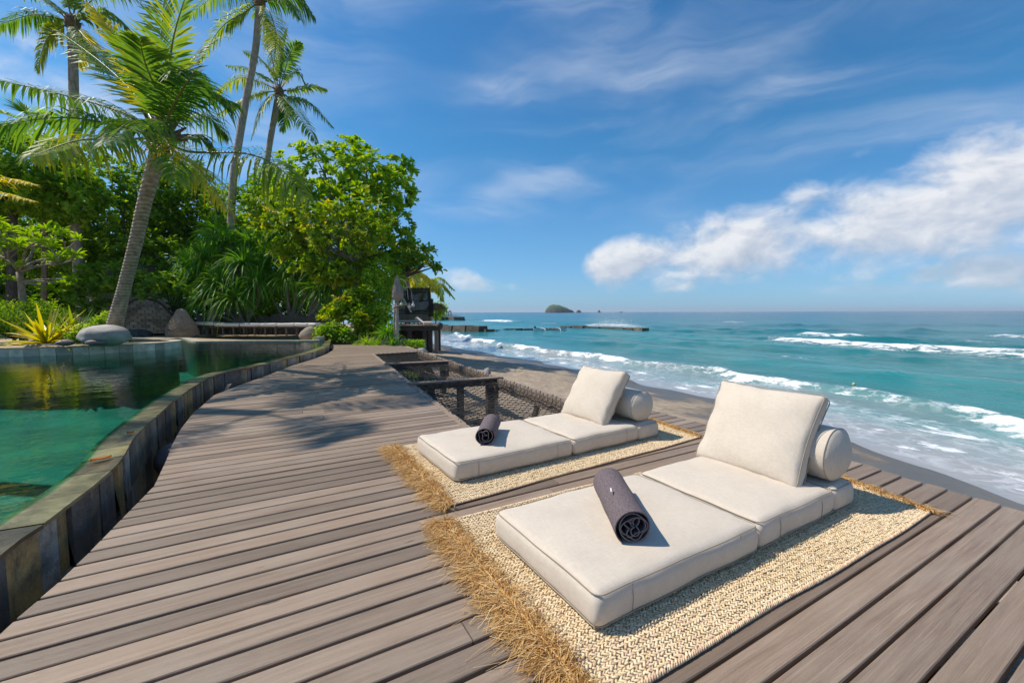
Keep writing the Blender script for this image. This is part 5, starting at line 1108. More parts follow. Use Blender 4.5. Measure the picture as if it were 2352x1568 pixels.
# wicker cone sculpture
MWICK = pmat('wicker', [(.22, .165, .115), (.42, .335, .25), (.58, .48, .375)], 26, rough=.85, bump=1.0, bscale=60, bdist=.02, stretch=(1, 1, 1.6))
def lathe(prof, c, n=24, sq=None, wob=0, seed=0):
    V, F = [], []
    for i, (r, z) in enumerate(prof):
        for k in range(n):
            a = 2 * math.pi * k / n; rr = r * (1 + wob * math.sin(a * 3 + i * .7 + seed)); V.append((rr * math.cos(a), rr * math.sin(a) * (sq or 1), z))
    for i in range(len(prof) - 1):
        for k in range(n): F.append([i * n + k, i * n + (k + 1) % n, (i + 1) * n + (k + 1) % n, (i + 1) * n + k])
    F += [list(range(n))[::-1], [(len(prof) - 1) * n + k for k in range(n)]]
    return np.array(V) + np.array(c), F
def strands(prof, c, n, r_, rad, lean=.6, wob=0):
    zz = [p[1] for p in prof]; rr = [p[0] for p in prof]; parts = []
    for j in range(n):
        a0 = r_.uniform(0, 6.28); z0 = r_.uniform(zz[0], zz[-1] * .9); ln = r_.uniform(.25, .6) * (zz[-1] - zz[0]); sl = r_.choice([-1, 1]) * r_.uniform(.2, 1) * lean; pts = []
        for u in np.linspace(0, 1, 6):
            z = min(z0 + ln * u, zz[-1]); a = a0 + sl * u * 1.6; r = np.interp(z, zz, rr) * (1.015 + .02 * math.sin(u * 9 + j)); pts.append([c[0] + r * math.cos(a), c[1] + r * math.sin(a), c[2] + z])
        parts.append(tube(pts, rad, 3, False))
    return cat_(parts)
cprof = [(.54, 0), (.60, .10), (.55, .32), (.43, .60), (.29, .86), (.20, 1.04), (.15, 1.14), (.04, 1.19)]
cc_ = gp(416, 18.3, .14); wc = thing('wicker_cone', tuple(cc_), 'woven twig cone sculpture with a small opening painted black at the end of the bench', 'sculpture')
V, F = lathe(cprof, cc_, 26, .9, .03); ob('body', V, F, MWICK, wc, smooth=True)
V, F = strands(cprof, cc_, 420, np.random.default_rng(5), .011, 1.0); o = ob('twig_weave', V, F, MWICK, wc); o['kind'] = 'stuff'
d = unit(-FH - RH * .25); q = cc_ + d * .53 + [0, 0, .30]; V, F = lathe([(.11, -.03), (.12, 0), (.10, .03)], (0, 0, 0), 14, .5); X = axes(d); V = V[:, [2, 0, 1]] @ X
ob('opening', V + q, F, pmat('painted_hole_shade', [(.004, .004, .003), (.008, .007, .006)], 5), wc, smooth=True)  # solid lens on the closed body, its near-black colour painting the hollow's shade
# shingled hut
MSH = pmat('wood_shingle', [(.30, .205, .15), (.48, .35, .265), (.62, .48, .38)], 8, rough=.85, rnd=.34, stretch=(1, 1, 3), bump=.5)
hc = gp(318, 22.3, .15); hut = thing('shingled_hut', tuple(hc), 'domed garden hut clad in brown wooden shingles half hidden by trees', 'hut')
def hs(a, v): # surface: a angle from the camera side, v 0..1 up
    r = 2.25 * (1 - .10 * v - .25 * v ** 2 + .06 * math.sin(v * 7)); h_ = 3.4 * v; d = -FH * math.cos(a) + RH * math.sin(a) * 1.05
    return hc + d * r + np.array([0, 0, h_ - .0])
nr = 15
for i in range(nr):
    v0, v1 = i / 24, (i + 1.25) / 24; m_ = 20
    for j in range(m_):
        a0 = R(-70) + R(140) * (j + (.5 if i % 2 else 0)) / m_ + .005; a1 = a0 + R(140) / m_ - .010; o_ = -FH * math.cos((a0 + a1) / 2) + RH * math.sin((a0 + a1) / 2)
        jt = random.uniform(-.012, .012); p = [hs(a0, v0) + o_ * .055, hs(a1, v0) + o_ * .055, hs(a1, min(v1, 1)), hs(a0, min(v1, 1))]
        for q in (0, 1): p[q] = p[q] + np.array([0, 0, jt])
        bk_ = [x_ - o_ * .018 for x_ in p]
        ob('shingle', p + bk_, [[0, 1, 2, 3], [1, 0, 4, 5], [0, 3, 7, 4], [2, 1, 5, 6]], MSH, hut)
V, F = [], []
for i in range(13):
    for j in range(25): V.append(hs(R(-180) + R(360) * j / 24, i / 12) * 1.0 - 0 * hc); 
for i in range(12):
    for j in range(24): F.append([i * 25 + j, i * 25 + j + 1, (i + 1) * 25 + j + 1, (i + 1) * 25 + j])
V = np.array(V); V[:, :2] = hc[:2] + (V[:, :2] - hc[:2]) * .97
ob('shell', V, F, MBEAM, hut, smooth=True)
ob('tree_limb', *tube(bez([A(270, 720, 19.9), A(310, 688, 19.7), A(360, 692, 19.8), A(398, 726, 20)], 14), .05, 7), MBEAM, loc=tuple(A(330, 690, 19.8)), smooth=True, label='dark fallen limb arched in front of the shingled hut', cat='branch')
ob('palm_stump', *tube(bez([gp(483, 19.9, .1), A(490, 730, 19.9), A(500, 690, 20.1), A(515, 640, 20.6)], 12), [.24] * 3 + list(np.linspace(.24, .2, 9)), 10), MPB, loc=tuple(gp(483, 19.9, .1)), smooth=True, label='pale trunk foot standing between the wicker cone and the bench', cat='trunk')
# ------------------------------------------------------------------ lantern pole, plants at the deck end
MDRIFT = pmat('driftwood', [(.20, .175, .15), (.33, .29, .25), (.45, .40, .35)], 6, rough=.85, bump=.6, stretch=(2, 2, .5), bdist=.01)
lp0 = gp(911, 15.1, -.06); lt_ = A(913, 690, 15.1)
lan = thing('lantern_pole', tuple(lp0), 'driftwood pole carrying a big woven teardrop lantern', 'lantern')
ob('pole', *tube(bez([lp0, A(912, 740, 15.1), lt_], 12), np.linspace(.062, .05, 12), 9, True, .08), MDRIFT, lan, smooth=True)
ob('side_stick', *tube(bez([gp(906, 15.2, -.06), A(905, 740, 15.2), A(908, 695, 15.15)], 8), .028, 6), MDRIFT, lan, smooth=True)
tp = [(.06, 0), (.15, .06), (.195, .18), (.19, .32), (.15, .50), (.09, .68), (.04, .82), (.006, .92)]
V, F = lathe(tp, lt_ - [0, 0, .03], 20, None, .02); sh = ob('woven_shade', V, F, MWICK, lan, smooth=True)
V, F = strands(tp, lt_ - [0, 0, .03], 260, np.random.default_rng(9), .006, .35); o = ob('fibre_weave', V, F, MDRIFT, sh); o['kind'] = 'stuff'
ob('cross_branch', *tube(bez([A(903, 707, 15.0), A(922, 702, 14.9), A(945, 698, 14.8)], 7), [.03, .03, .028, .026, .024, .02, .016], 6), MBEAM, lan, smooth=True)
ob('hanging_plank', *beam(A(926, 685, 14.95), A(945, 716, 14.9), .10, .02), MDRIFT, lan)
for (p0, p1, p2) in (((915, 672), (940, 660), (949, 697)), ((915, 640), (932, 648), (938, 688)), ((915, 690), (922, 688), (926, 684))):
    ob('cane_arm', *tube(bez([A(*p0, 15.05), A(*p1, 14.95), A(*p2, 14.9)], 12), .010, 5), MDRIFT, lan, smooth=True)
for j, (x, y) in enumerate([(949, 700), (940, 703), (922, 698)]):
    g_ = A(x, y, 14.9); V, F = lathe([(.01, .12), (.012, .06), (.04, .03), (.062, -.01), (.05, -.05), (.01, -.075)][::-1], g_, 12); ob('gourd', V, F, pmat('gourd_white_%d' % j, [(.55, .5, .42), (.7, .66, .58)], 8, rough=.6), lan, smooth=True)
AGV = GR['pandan']
def strapclump(name, label, base, n, L_, W_, mat, seed, lo=.1, hi=1.45, dr=.5, stem=None):
    r_ = np.random.default_rng(seed); t = thing(name, tuple(base), label, 'plant'); D, e = rosette_dirs(n, r_, lo, hi); b = np.array(base, float)
    if stem is not None: ob('stem', *tube([b, b + [0, 0, stem]], [.06, .05], 7), MBARK, t, smooth=True); b = b + [0, 0, stem]
    V, F, k = straps(np.tile(b, (n, 1)) + D * .04 + r_.normal(0, .05, (n, 3)) * [1, 1, .2], D, L_ * r_.uniform(.6, 1.15, n), W_, np.clip(dr + .3 - .35 * e + r_.normal(0, .12, n), .05, 1.3)); ob('foliage', V, F, mat, t, attrs={'tint': np.repeat(np.clip(r_.normal(.6, .15, n), 0, 1), k)}); return t
strapclump('agave_plant', 'agave with stiff green sword leaves on a short stem by the lantern pole', gp(888, 15.3, -.1), 120, .62, .04, AGV, 91, .0, 1.5, .3, .45)
strapclump('agave_plant', 'low agave tuft at the foot of the lantern pole', gp(902, 14.8, -.12), 70, .45, .035, AGV, 92, .0, 1.4, .3, .12)
strapclump('grass_clump', 'arching grass clump between bright bush and agave', gp(838, 15.3, -.08), 160, .75, .022, GR['bright'], 93, .5, 1.5, .8)
strapclump('grass_clump', 'short grass tuft at the deck end beside the agave', gp(862, 15.1, -.08), 130, .5, .02, GR['mid'], 94, .4, 1.5, .8)
rock('boulder', 'pale slanted boulder beside the neighbouring platform posts', A(958, 790, 16.5) - [0, 0, .12], (.36, .22, .26), 31, MROCK, .12, yaw=-YAW + .5)
rock('boulder', 'small grey rock at the deck corner above the sand', A(968, 803, 15) - [0, 0, .08], (.22, .18, .15), 32, MROCK, .1)
rock('boulder', 'upright brown rock under the lantern pole', A(927, 785, 16) - [0, 0, .1], (.16, .14, .26), 33, MROCKP, .1)
r_ = np.random.default_rng(95); n = 900; p = np.stack([A(x, y, 15.9 + r_.normal(0, .35))[:3] for x, y in zip(r_.uniform(928, 975, n), r_.uniform(782, 800, n))]); D, e = rosette_dirs(n, r_, .0, 1.2); Nn = unit(np.array([0, 0, 1.]) - D * D[:, 2:3]); V, F = leaf_arrays(p, D, Nn, .09, .05)
ob('ground_cover', V, F, GR['bright'], attrs={'tint': np.repeat(np.clip(r_.normal(.35, .15, n), 0, 1), 6)}, kind='stuff', label='small bright creeping leaves on the bank beside the boulder', cat='ground cover')
r_ = np.random.default_rng(96); n = 500; p = np.column_stack([r_.uniform(2.2, 3.4, n), r_.uniform(9.5, 12, n), np.full(n, -.72) + r_.uniform(0, .2, n)]); D, e = rosette_dirs(n, r_, .2, 1.4); Nn = unit(np.array([0, 0, 1.]) - D * D[:, 2:3]); V, F = leaf_arrays(p, D, Nn, .16, .06)
ob('ground_creeper', V, F, GR['bright'], attrs={'tint': np.repeat(np.clip(r_.normal(.35, .15, n), 0, 1), 6)}, kind='stuff', label='green creeper growing on the sand below the small net', cat='ground cover')
V, F = tube(bez([(4.05, 6.6, -.75), (4.0, 6.55, -.2), (3.93, 6.62, .05), (3.98, 6.7, .13)], 12), [.09, .085, .08, .075, .07, .065, .06, .055, .07, .06, .045, .02], 8, True, .15)
qd = A(1121, 846, 8.0); V = V - np.array([3.98, 6.7, .13]) + qd
ob('driftwood_stump', V, F, MDRIFT, loc=(qd[0], qd[1], -.8), smooth=True, label='bleached driftwood stump poking up behind the outer beam of the nets', cat='driftwood')
MSTONE = pmat('beach_stone', [(.22, .19, .15), (.38, .33, .26), (.5, .45, .36)], 5, rough=.8, bump=.5, bdist=.01)
r_ = np.random.default_rng(97)
for j in range(16):
    x, y = r_.uniform(2.35, 3.3), r_.uniform(4.0, 6.6); x = 2.5 + .12 * j % .8; rock('beach_stone', 'rounded pale stone in the heap on the sand under the largest net', (x, y, -.70), (r_.uniform(.09, .17), r_.uniform(.08, .14), r_.uniform(.05, .09)), 50 + j, MSTONE, .1, 'stone', yaw=r_.uniform(0, 3), group='stones under the largest net')
# ================================================================== NEIGHBOURING TERRACE, JETTIES, BOAT, ISLANDS
MBLK = pmat('black_bamboo', [(.006, .006, .007), (.012, .012, .014), (.022, .022, .024)], 8, rough=.6, rnd=.3)
ND = 27.0
bw = thing('black_fence', tuple(gp(955, ND + 1.5, .4)), 'tall black bamboo fence of the neighbouring terrace', 'fence')
for j, x in enumerate(np.arange(908, 989, 2.55)):
    dep = ND + 1.5; top = 660 + 1.5 * random.random(); a = A(x, top, dep); bt_ = A(x, 727, dep); ob('bamboo', *box((a + bt_) / 2, (.064, .03, a[2] - bt_[2]), axes(RH)), MBLK, bw)
for j, x in enumerate(np.arange(985, 997, 2.4)):
    dep = ND + .8; a = A(x, 686, dep); bt_ = A(x, 727, dep); ob('bamboo', *box((a + bt_) / 2, (.06, .03, a[2] - bt_[2]), axes(RH)), MBLK, bw)
for y in (670, 690, 712): ob('rail', *beam(A(908, y, ND + 1.56), A(989, y, ND + 1.56), .04, .06), MBLK, bw)
pt = thing('terrace_platform', tuple(gp(970, ND, -1)), 'raised timber terrace on posts over the beach behind the deck', 'platform')
zt_ = A(970, 744, ND)[2]
fl = [A(900, 744, ND), A(1016, 744, ND)]
pts_ = [A(895, 746, 24.5), A(1003, 746, 24.5), A(1018, 742, 29), A(900, 742, 29)]
for j in range(16):
    t0, t1 = j / 16, (j + .93) / 16; q = [lerp(pts_[0], pts_[3], t0), lerp(pts_[1], pts_[2], t0), lerp(pts_[1], pts_[2], t1), lerp(pts_[0], pts_[3], t1)]
    for v in q: v[2] = zt_
    ob('plank', [tuple(v) for v in q] + [(v[0], v[1], v[2] - .05) for v in q], [[0, 1, 2, 3], [7, 6, 5, 4], [0, 4, 5, 1], [1, 5, 6, 2], [2, 6, 7, 3], [3, 7, 4, 0]], MDECK, pt)
e0, e1 = np.array([*pts_[0][:2], zt_ - .055]), np.array([*pts_[1][:2], zt_ - .055])
ob('edge_beam', *beam(e0 + FH * .1, e1 + FH * .1, .12, .26), MBEAM, pt)
ob('edge_beam', *beam(np.array([*pts_[1][:2], zt_ - .055]) - RH * .1 + FH * .2, np.array([*pts_[2][:2], zt_ - .055]) - RH * .1, .12, .26), MBEAM, pt)
for x, dep in ((975, 24.8), (988, 24.8), (1002, 24.7), (940, 24.8), (1008, 28)):
    p = A(x, 760, dep); ob('post', *box((p[0], p[1], (zt_ - .31 - 1.6) / 2), (.2, .2, zt_ - .31 + 1.6), axes(RH)), MBEAM if x != 1002 else MWOODL, pt)
ob('retaining_wall', *box((*A(925, 770, 27.5)[:2], -.8), (3.8, .3, 1.9), axes(RH)), pmat('dark_masonry', [(.03, .027, .024), (.07, .06, .052), (.11, .095, .08)], 3, rough=.95, bump=.8, bdist=.05), pt)
for x0, x1 in ((918, 990),):
    sc_ = thing('terrace_screen', tuple(A(955, 735, 28)), 'low brown wooden screen in front of the black fence', 'screen')
    for x in np.arange(x0, x1, 4.1): a, b_ = A(x, 722, 28), A(x, 740, 28); ob('board', *box((a + b_) / 2, (.11, .03, a[2] - b_[2]), axes(RH)), MWOODL, sc_)
tb = thing('terrace_bench', tuple(A(935, 742, 27)), 'long dark bench with pale pads on the neighbouring terrace', 'bench')
ob('seat_pad', *beam(A(918, 735.5, 27), A(963, 735.5, 27), .6, .09), MCUSH, tb); ob('frame', *beam(A(918, 738.8, 27), A(963, 738.8, 27), .55, .05), MBEAM, tb)
for x in (921, 931, 941, 951, 960): a = A(x, 740.7, 27); ob('leg', *box((a[0], a[1], (a[2] + zt_) / 2), (.06, .06, max(a[2] - zt_, .05)), axes(RH)), MBEAM, tb)
MTEAK = pmat('teak', [(.22, .13, .07), (.34, .21, .12), (.42, .28, .17)], 8, rough=.6)
ln = thing('lounge_chair', tuple(A(975, 743, 25.6)), 'reclining teak deck chair with pale pad on the neighbouring terrace', 'chair')
P1, P2, P3 = A(959, 729.5, 25.6), A(972, 740, 25.6), A(991, 738, 25.6)
ob('back_pad', *beam(P1, P2, .55, .07), MCUSH, ln); ob('seat_pad', *beam(P2, P3, .55, .07), MCUSH, ln); ob('headrest', *beam(A(957.5, 728, 25.6), A(961, 731, 25.6), .4, .12), MCUSH, ln)
for s_ in (-.29, .29):
    o_ = FH * s_; ob('side_rail', *beam(P2 + o_ - [0, 0, .08], P3 + o_ - [0, 0, .08], .04, .05), MTEAK, ln); ob('side_rail', *beam(P1 + o_, P2 + o_ - [0, 0, .06], .04, .05), MTEAK, ln)
    for x, x2 in ((962, 980), (985, 966), (988, 990)): ob('leg', *beam(A(x2, 739, 25.6) + o_, np.array([*A(x, 744, 25.6)[:2], zt_ + .02]) + o_, .04, .04), MTEAK, ln)
fp = thing('folded_pad', tuple(A(988, 743, 25)), 'pale folded pad lying at the terrace edge', 'pad'); V, F = rbox((.28, .2, .1), .08, (5, 5, 2)); ob('pad', V @ axes(RH) + A(983.5, 742, 24.9), F, MCUSH, fp, smooth=True)
th = thing('thatched_parasol', tuple(A(1000, 742, 29)), 'shaggy thatched parasol at the seaward end of the terrace', 'parasol')
MTH = leafmat('thatch', [(.16, .10, .05), (.30, .20, .10), (.42, .30, .16)], .1, .9, .1)
r_ = np.random.default_rng(110); tc_ = A(1002, 696, 29); n = 900; a = r_.uniform(0, 6.28, n); D = np.stack([np.cos(a) * .85, np.sin(a) * .85, np.full(n, -.35) + r_.normal(0, .1, n)], 1); V, F, k = straps(np.tile(tc_, (n, 1)) + D * r_.uniform(0, .45, (n, 1)), D, r_.uniform(.35, .62, n), .035, .55)
ob('thatch', V, F, MTH, th, attrs={'tint': np.repeat(np.clip(r_.normal(.5, .2, n), 0, 1), k)}); ob('pole', *tube([A(1001, 742, 29), tc_], .04, 6), MBEAM, th)
ob('hanging_lamp', *lathe([(.02, .22), (.1, .18), (.2, .06), (.21, -.06), (.14, -.2), (.03, -.26)][::-1], A(1009, 748, 24.6), 16), MROCKD, loc=tuple(A(1009, 748, 24.6)), smooth=True, label='round dark woven lamp hung from the terrace corner', cat='lamp')
strapclump('potted_yucca', 'small dark bush before the black fence', A(958, 740, 27.6), 60, .5, .05, GR['dark'], 99, .2, 1.4, .4)
# far palms behind the terrace
def farpalm(label, x, ytop, dep, seed, L_, base):
    c = A(x, ytop, dep); r_ = np.random.default_rng(seed); fr_ = []
    for j in range(13):
        a = j * 2.4 + seed; e = r_.uniform(-.2, 1.0); d = RH * math.cos(a) + FH * math.sin(a); ln_ = L_ * r_.uniform(.85, 1.1)
        mid = c + d * ln_ * .55 * math.cos(e * .8) + np.array([0, 0, ln_ * .5 * math.sin(e)]); tip = c + d * ln_ * .95 + np.array([0, 0, ln_ * (.55 * math.sin(e) - .45)])
        fr_.append((mid, tip, r_.uniform(.35, .8)))
    b = np.array([*A(base, 716, dep)[:2], -.5]); t = thing('coconut_palm', tuple(b), label, 'palm', 'palms behind the neighbouring terrace'); ob('trunk', *tube(bez([b, lerp(b, c, .5) + RH * .15, c], 16), np.linspace(.2, .14, 16), 8), MPB, t, smooth=True)
    for (m_, tp_, y_) in fr_: frond([c, m_, tp_], L_ * .24, .09, y_, r_, t, nl=30, hang=.8)
farpalm('coconut palm with yellowed fronds behind the woven lantern', 935, 640, 31, 3, 2.2, 930)
farpalm('slim palm with sparse crown beside the overhanging branch', 940, 585, 36, 4, 2.3, 928)
farpalm('full green palm rising over the end of the black fence', 985, 668, 34, 5, 2.4, 984)
tree('shore_bush', 'round green bush on the shore beyond the thatched parasol', [(1008, 708, 45, 14, 10, .8), (1000, 720, 45, 16, 10, 1)], 160, 8, .3, .15, GR['mid'], 120, (A(1005, 735, 45), A(1005, 720, 45)), .1, cat='bush', spread=.2, nl=6)
# jetties of stone blocks
MCON = pmat('jetty_stone', [(.045, .037, .028), (.10, .082, .062), (.17, .14, .105)], 1.5, rough=.9, bump=.7, rnd=.3, bdist=.1)
def jetty(label, path, bl, w_, ztop, slope=True, name='stone_jetty'):
    P_ = [np.array([*G(x, y, SEA)[:2], SEA]) for x, y in path]; t = thing(name, tuple(P_[len(P_) // 2]), label, 'jetty', 'jetties and breakwaters')
    for a, b in zip(P_[:-1], P_[1:]):
        L_ = np.linalg.norm(b - a); k = max(1, int(L_ / bl)); d = (b - a) / L_; X = axes(d)
        for j in range(k):
            z = ztop + random.uniform(-.06, .08); c = a + d * (j + .5) * L_ / k; hx = L_ / k * .47; hy = w_ / 2; V = []
            for (zz, k_) in ((-1.2, 1.18), (z, .82)):
                for (sx, sy) in ((-1, -1), (1, -1), (1, 1), (-1, 1)): V.append(c + X[0] * sx * hx * (1 if zz < 0 else .93) + X[1] * sy * hy * k_ + [0, 0, zz])
            ob('block', V, [[3, 2, 1, 0], [4, 5, 6, 7], [0, 1, 5, 4], [1, 2, 6, 5], [2, 3, 7, 6], [3, 0, 4, 7]], MCON, t)
    return t
jetty('stepped block jetty running out from the neighbouring terrace', [(960, 757), (1020, 760), (1112, 763)], 2.2, 2.4, .95)
jetty('low line of stone blocks joining the jetty to the moored boat', [(1112, 763.5), (1200, 761), (1300, 759)], 1.6, .9, .42)
jetty('outer stone breakwater with waves bursting over it', [(1291, 755), (1345, 757), (1420, 759), (1484, 763)], 2.2, 1.5, .58)
jetty('distant concrete pier beyond the terrace', [(985, 736), (1030, 737), (1058, 736.5)], 7, 7, 1.5)
hd = A(1058, 716, 330); V, F = [], []
def mound(name, label, x0, x1, dep, prof, thick, mat, cat, seed, rough=.12, nseg=40):
    V, F = [], []; n2 = 14
    for i in range(nseg + 1):
        u = i / nseg; x = x0 + (x1 - x0) * u; h_ = np.interp(u, [p[0] for p in prof], [p[1] for p in prof]) / FPX * dep; c = A(x, 716.5, dep); c[2] = SEA
        for j in range(n2 + 1):
            a = math.pi * j / n2; w_ = thick * (.35 + .65 * math.sin(math.pi * min(max(u, .04), .96)) ** .5)
            q = c + FH * (-math.cos(a)) * w_ + np.array([0, 0, h_ * math.sin(a) ** .35]); V.append(q)
    V = np.array(V); nn = wav(V * (6 / (thick + 1)), 1, seed) * rough * thick * .3; V += np.stack([nn * .5, nn * .5, nn * np.clip((V[:, 2] - SEA) / 5, 0, 1)], 1)
    for i in range(nseg):
        for j in range(n2): F.append([i * (n2 + 1) + j, (i + 1) * (n2 + 1) + j, (i + 1) * (n2 + 1) + j + 1, i * (n2 + 1) + j + 1])
    return ob(name, V, F, mat, loc=tuple(A((x0 + x1) / 2, 716.5, dep) * [1, 1, 0] + [0, 0, SEA]), smooth=True, label=label, cat=cat)
m, nt = newmat('island_cover'); P = pos(nt); nz = nd(nt, 'ShaderNodeSeparateXYZ', {0: nd(nt, 'ShaderNodeNewGeometry').outputs['Normal']}).outputs[2]
g_ = ramp(nt, noise(nt, P, .12, 6, .65), [(.3, (.03, .06, .018)), (.6, (.07, .115, .035)), (.75, (.11, .15, .05))]); k_ = ramp(nt, noise(nt, vm(nt, 'MULTIPLY', P, (1, 1, .25)), .25, 5, .6), [(.3, (.06, .055, .05)), (.7, (.15, .13, .11))])
c = mixc(nt, mr(nt, ma(nt, 'ADD', nz, ma(nt, 'MULTIPLY', noise(nt, P, .15, 4), .5)), .45, .7), k_, g_); bp = nd(nt, 'ShaderNodeBump', {'Strength': 1, 'Distance': 3., 'Height': noise(nt, P, .2, 6, .65)})
finish(nt, nd(nt, 'ShaderNodeBsdfPrincipled', {'Base Color': c, 'Roughness': .95, 'Normal': bp.outputs[0]}).outputs[0]); MISL = m
MSTK = pmat('sea_rock', [(.06, .045, .035), (.13, .10, .08), (.2, .16, .13)], .25, rough=.95, bump=1, bdist=2)
ID = 1500
mound('island', 'rounded green island with dark cliffs on the horizon', 1252, 1318, ID, [(0, 0), (.03, 8), (.12, 15.5), (.3, 18.5), (.5, 17), (.75, 11), (.93, 5), (1, 0)], 45, MISL, 'island', 2)
mound('sea_stack', 'small brown dome rock beside the green island', 1323, 1335, ID, [(0, 0), (.15, 4.5), (.45, 6.8), (.7, 6), (.95, 3), (1, 0)], 9, MSTK, 'rock', 3, .2, 14)
mound('sea_stack', 'pointed brown rock standing alone on the horizon', 1372, 1380, ID, [(0, 0), (.2, 3), (.5, 7), (.65, 5), (1, 0)], 6, MSTK, 'rock', 4, .25, 12)
mound('sea_reef', 'low dark reef just breaking the horizon line', 1418, 1433, ID, [(0, 0), (.3, 1.2), (.6, 2.6), (.8, 1), (1, 0)], 6, MSTK, 'rock', 5, .2, 12)
mound('headland', 'low rocky headland reaching into the sea beyond the pier', 1000, 1092, 330, [(0, 9), (.3, 3.5), (.5, 1.5), (.8, -2), (1, -6)], 22, MSTK, 'headland', 6, .2, 30)
mound('headland', 'wooded shore behind the thatched parasol', 940, 1034, 300, [(0, 14), (.5, 10), (.8, 6), (1, 0)], 20, MISL, 'headland', 7, .3, 30)
pv = thing('shore_pavilion', tuple(A(1033, 721, 300)), 'tiny open pavilion on the rocky headland', 'pavilion'); q = A(1033, 717.0, 300)
V, F = lathe([(1.6, 0), (.2, 1.6)], q, 4); ob('roof', V, F, MTH, pv, attrs={'tint': [.3] * len(V)})
for sx in (-1, 1):
    for sy in (-1, 1): ob('post', *box(q + RH * sx * .9 + FH * sy * .9 - [0, 0, 1.2], (.22, .22, 2.4)), MBEAM, pv)
# outrigger boat moored by the breakwater
bc = np.array([*G(1263, 763.5, SEA)[:2], SEA]); BD = unit(RH * .985 + FH * .17); BS = np.cross([0, 0, 1.0], BD)
MBOAT = pmat('boat_paint', [(.55, .62, .62), (.72, .76, .75)], 3, rough=.4, bump=.1); MTEAL = pmat('boat_teal', [(.05, .22, .24), (.08, .3, .32)], 3, rough=.4, bump=.1)
bo = thing('outrigger_boat', tuple(bc), 'slim white outrigger fishing boat moored inside the breakwater', 'boat')
V, F = [], []; ns = 22
for i in range(ns + 1):
    u = i / ns * 2 - 1; w_ = .42 * (1 - abs(u) ** 2.6) + .02; ke = -.18 + .5 * abs(u) ** 3.2; sh_ = .42 + .38 * abs(u) ** 2.4
    for (s_, z) in ((-1, sh_), (-.85, .1 + .3 * abs(u) ** 3), (0, ke), (.85, .1 + .3 * abs(u) ** 3), (1, sh_), (.8, sh_ - .05), (0, max(ke + .15, .12)), (-.8, sh_ - .05)): V.append(bc + BD * u * 2.55 + BS * s_ * w_ + [0, 0, z])
for i in range(ns):
    for j in range(8): F.append([i * 8 + j, i * 8 + (j + 1) % 8, (i + 1) * 8 + (j + 1) % 8, (i + 1) * 8 + j])
ob('hull', V, F, MBOAT, bo, smooth=True)
for s_ in (-1, 1):
    ob('gunwale', *tube([bc + BD * u * 2.55 + BS * s_ * (.42 * (1 - abs(u) ** 2.6) + .03) + [0, 0, .43 + .38 * abs(u) ** 2.4] for u in np.linspace(-1, 1, 14)], .035, 5), MTEAL, bo, smooth=True)
    ob('outrigger_float', *tube([bc + BD * u * 2.6 + BS * s_ * 1.9 + [0, 0, .08 + .12 * abs(u) ** 4] for u in np.linspace(-1, 1, 9)], .07, 6), MBOAT, bo, smooth=True)
for u in (-1.1, 1.2): ob('outrigger_arm', *tube([bc + BD * u + BS * s_ + [0, 0, z] for s_, z in ((-1.9, .12), (-1.3, .6), (0, .62), (1.3, .6), (1.9, .12))], .05, 5), MBOAT, bo, smooth=True)
for u in (-1.3, -.2, .9):
    for s_ in (-1, 1): ob('canopy_post', *tube([bc + BD * u + BS * s_ * .3 + [0, 0, .3], bc + BD * u + BS * s_ * .3 + [0, 0, 1.35]], .022, 4), MBOAT, bo)
for s_ in (-1, 1): ob('canopy_rail', *tube([bc + BD * -1.4 + BS * s_ * .3 + [0, 0, 1.36], bc + BD * 1.0 + BS * s_ * .3 + [0, 0, 1.36]], .022, 4), MBOAT, bo)
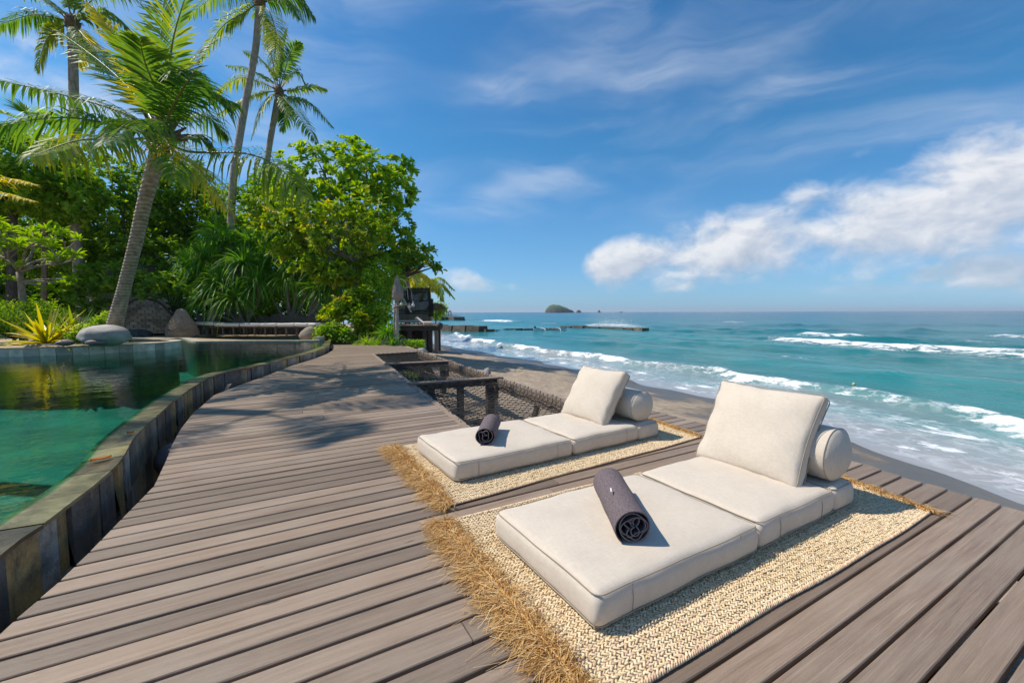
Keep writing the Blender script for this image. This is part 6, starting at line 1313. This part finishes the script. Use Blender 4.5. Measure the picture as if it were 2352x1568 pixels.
ob('outboard_motor', *box(bc - BD * 2.2 + BS * .35 + [0, 0, .7], (.25, .2, .5)), MBLK, bo); ob('cargo', *box(bc + BD * .9 + [0, 0, .55], (1.0, .4, .2), axes(BD)), pmat('red_tarp', [(.25, .05, .03), (.4, .1, .06)], 5), bo)
for j, (x, y, lab, cl) in enumerate([(1437, 799, 'pale float drifting on the turquoise water in line with the boat', (.6, .6, .5)), (1528, 773, 'small dark float near the breakwater end', (.05, .05, .05)), (1961, 882, 'yellow pair of floats beyond the breaking wave', (.55, .48, .25))]):
    p = np.array([*G(x, y, SEA + .15)[:2], SEA + .14]); V, F = lathe([(.01, -.05), (.05, -.03), (.06, .01), (.04, .05), (.015, .08)], p, 10); ob('float', V, F, pmat('float_%d' % j, [cl, cl], 3, bump=0), loc=tuple(p), smooth=True, label=lab, cat='float')
# spray thrown up by the breakwater
r_ = np.random.default_rng(130); n = 6000; xs_ = r_.uniform(1365, 1470, n); hh_ = np.abs(r_.normal(0, 1, n)) * np.interp(xs_, [1365, 1390, 1420, 1470], [.2, .9, .7, .2]); p = np.stack([G(x, np.interp(x, [1345, 1420, 1484], [755, 757, 761]), SEA) for x in xs_]) + r_.normal(0, .6, (n, 3)) * [1, 1, 0] + np.stack([0 * hh_, 0 * hh_, hh_ + .25], 1)
D, e = rosette_dirs(n, r_, -1, 1.4); Nn = unit(np.cross(D, r_.normal(0, 1, (n, 3)))); V, F = leaf_arrays(p, D, Nn, r_.uniform(.03, .12, n), r_.uniform(.03, .09, n), .1)
ob('sea_spray', V, F, pmat('spray_white', [(.8, .82, .83), (.86, .87, .88)], 3, bump=0), kind='stuff', label='white spray bursting over the outer breakwater', cat='spray')
# HAZE: even, thin sea air
m, nt = newmat('sea_air'); v_ = nd(nt, 'ShaderNodeVolumePrincipled', {'Color': (.85, .92, 1.0, 1), 'Density': 1.0e-4, 'Anisotropy': .2})
nt.links.new(v_.outputs[0], nd(nt, 'ShaderNodeOutputMaterial').inputs[1])
ob('haze', *box((0, 1500, 16.5), (30000, 30000, 53)), m, kind='stuff', label='thin sea haze over the water', cat='haze')
for o in bpy.data.objects:
    if '_o' in o: del o['_o']
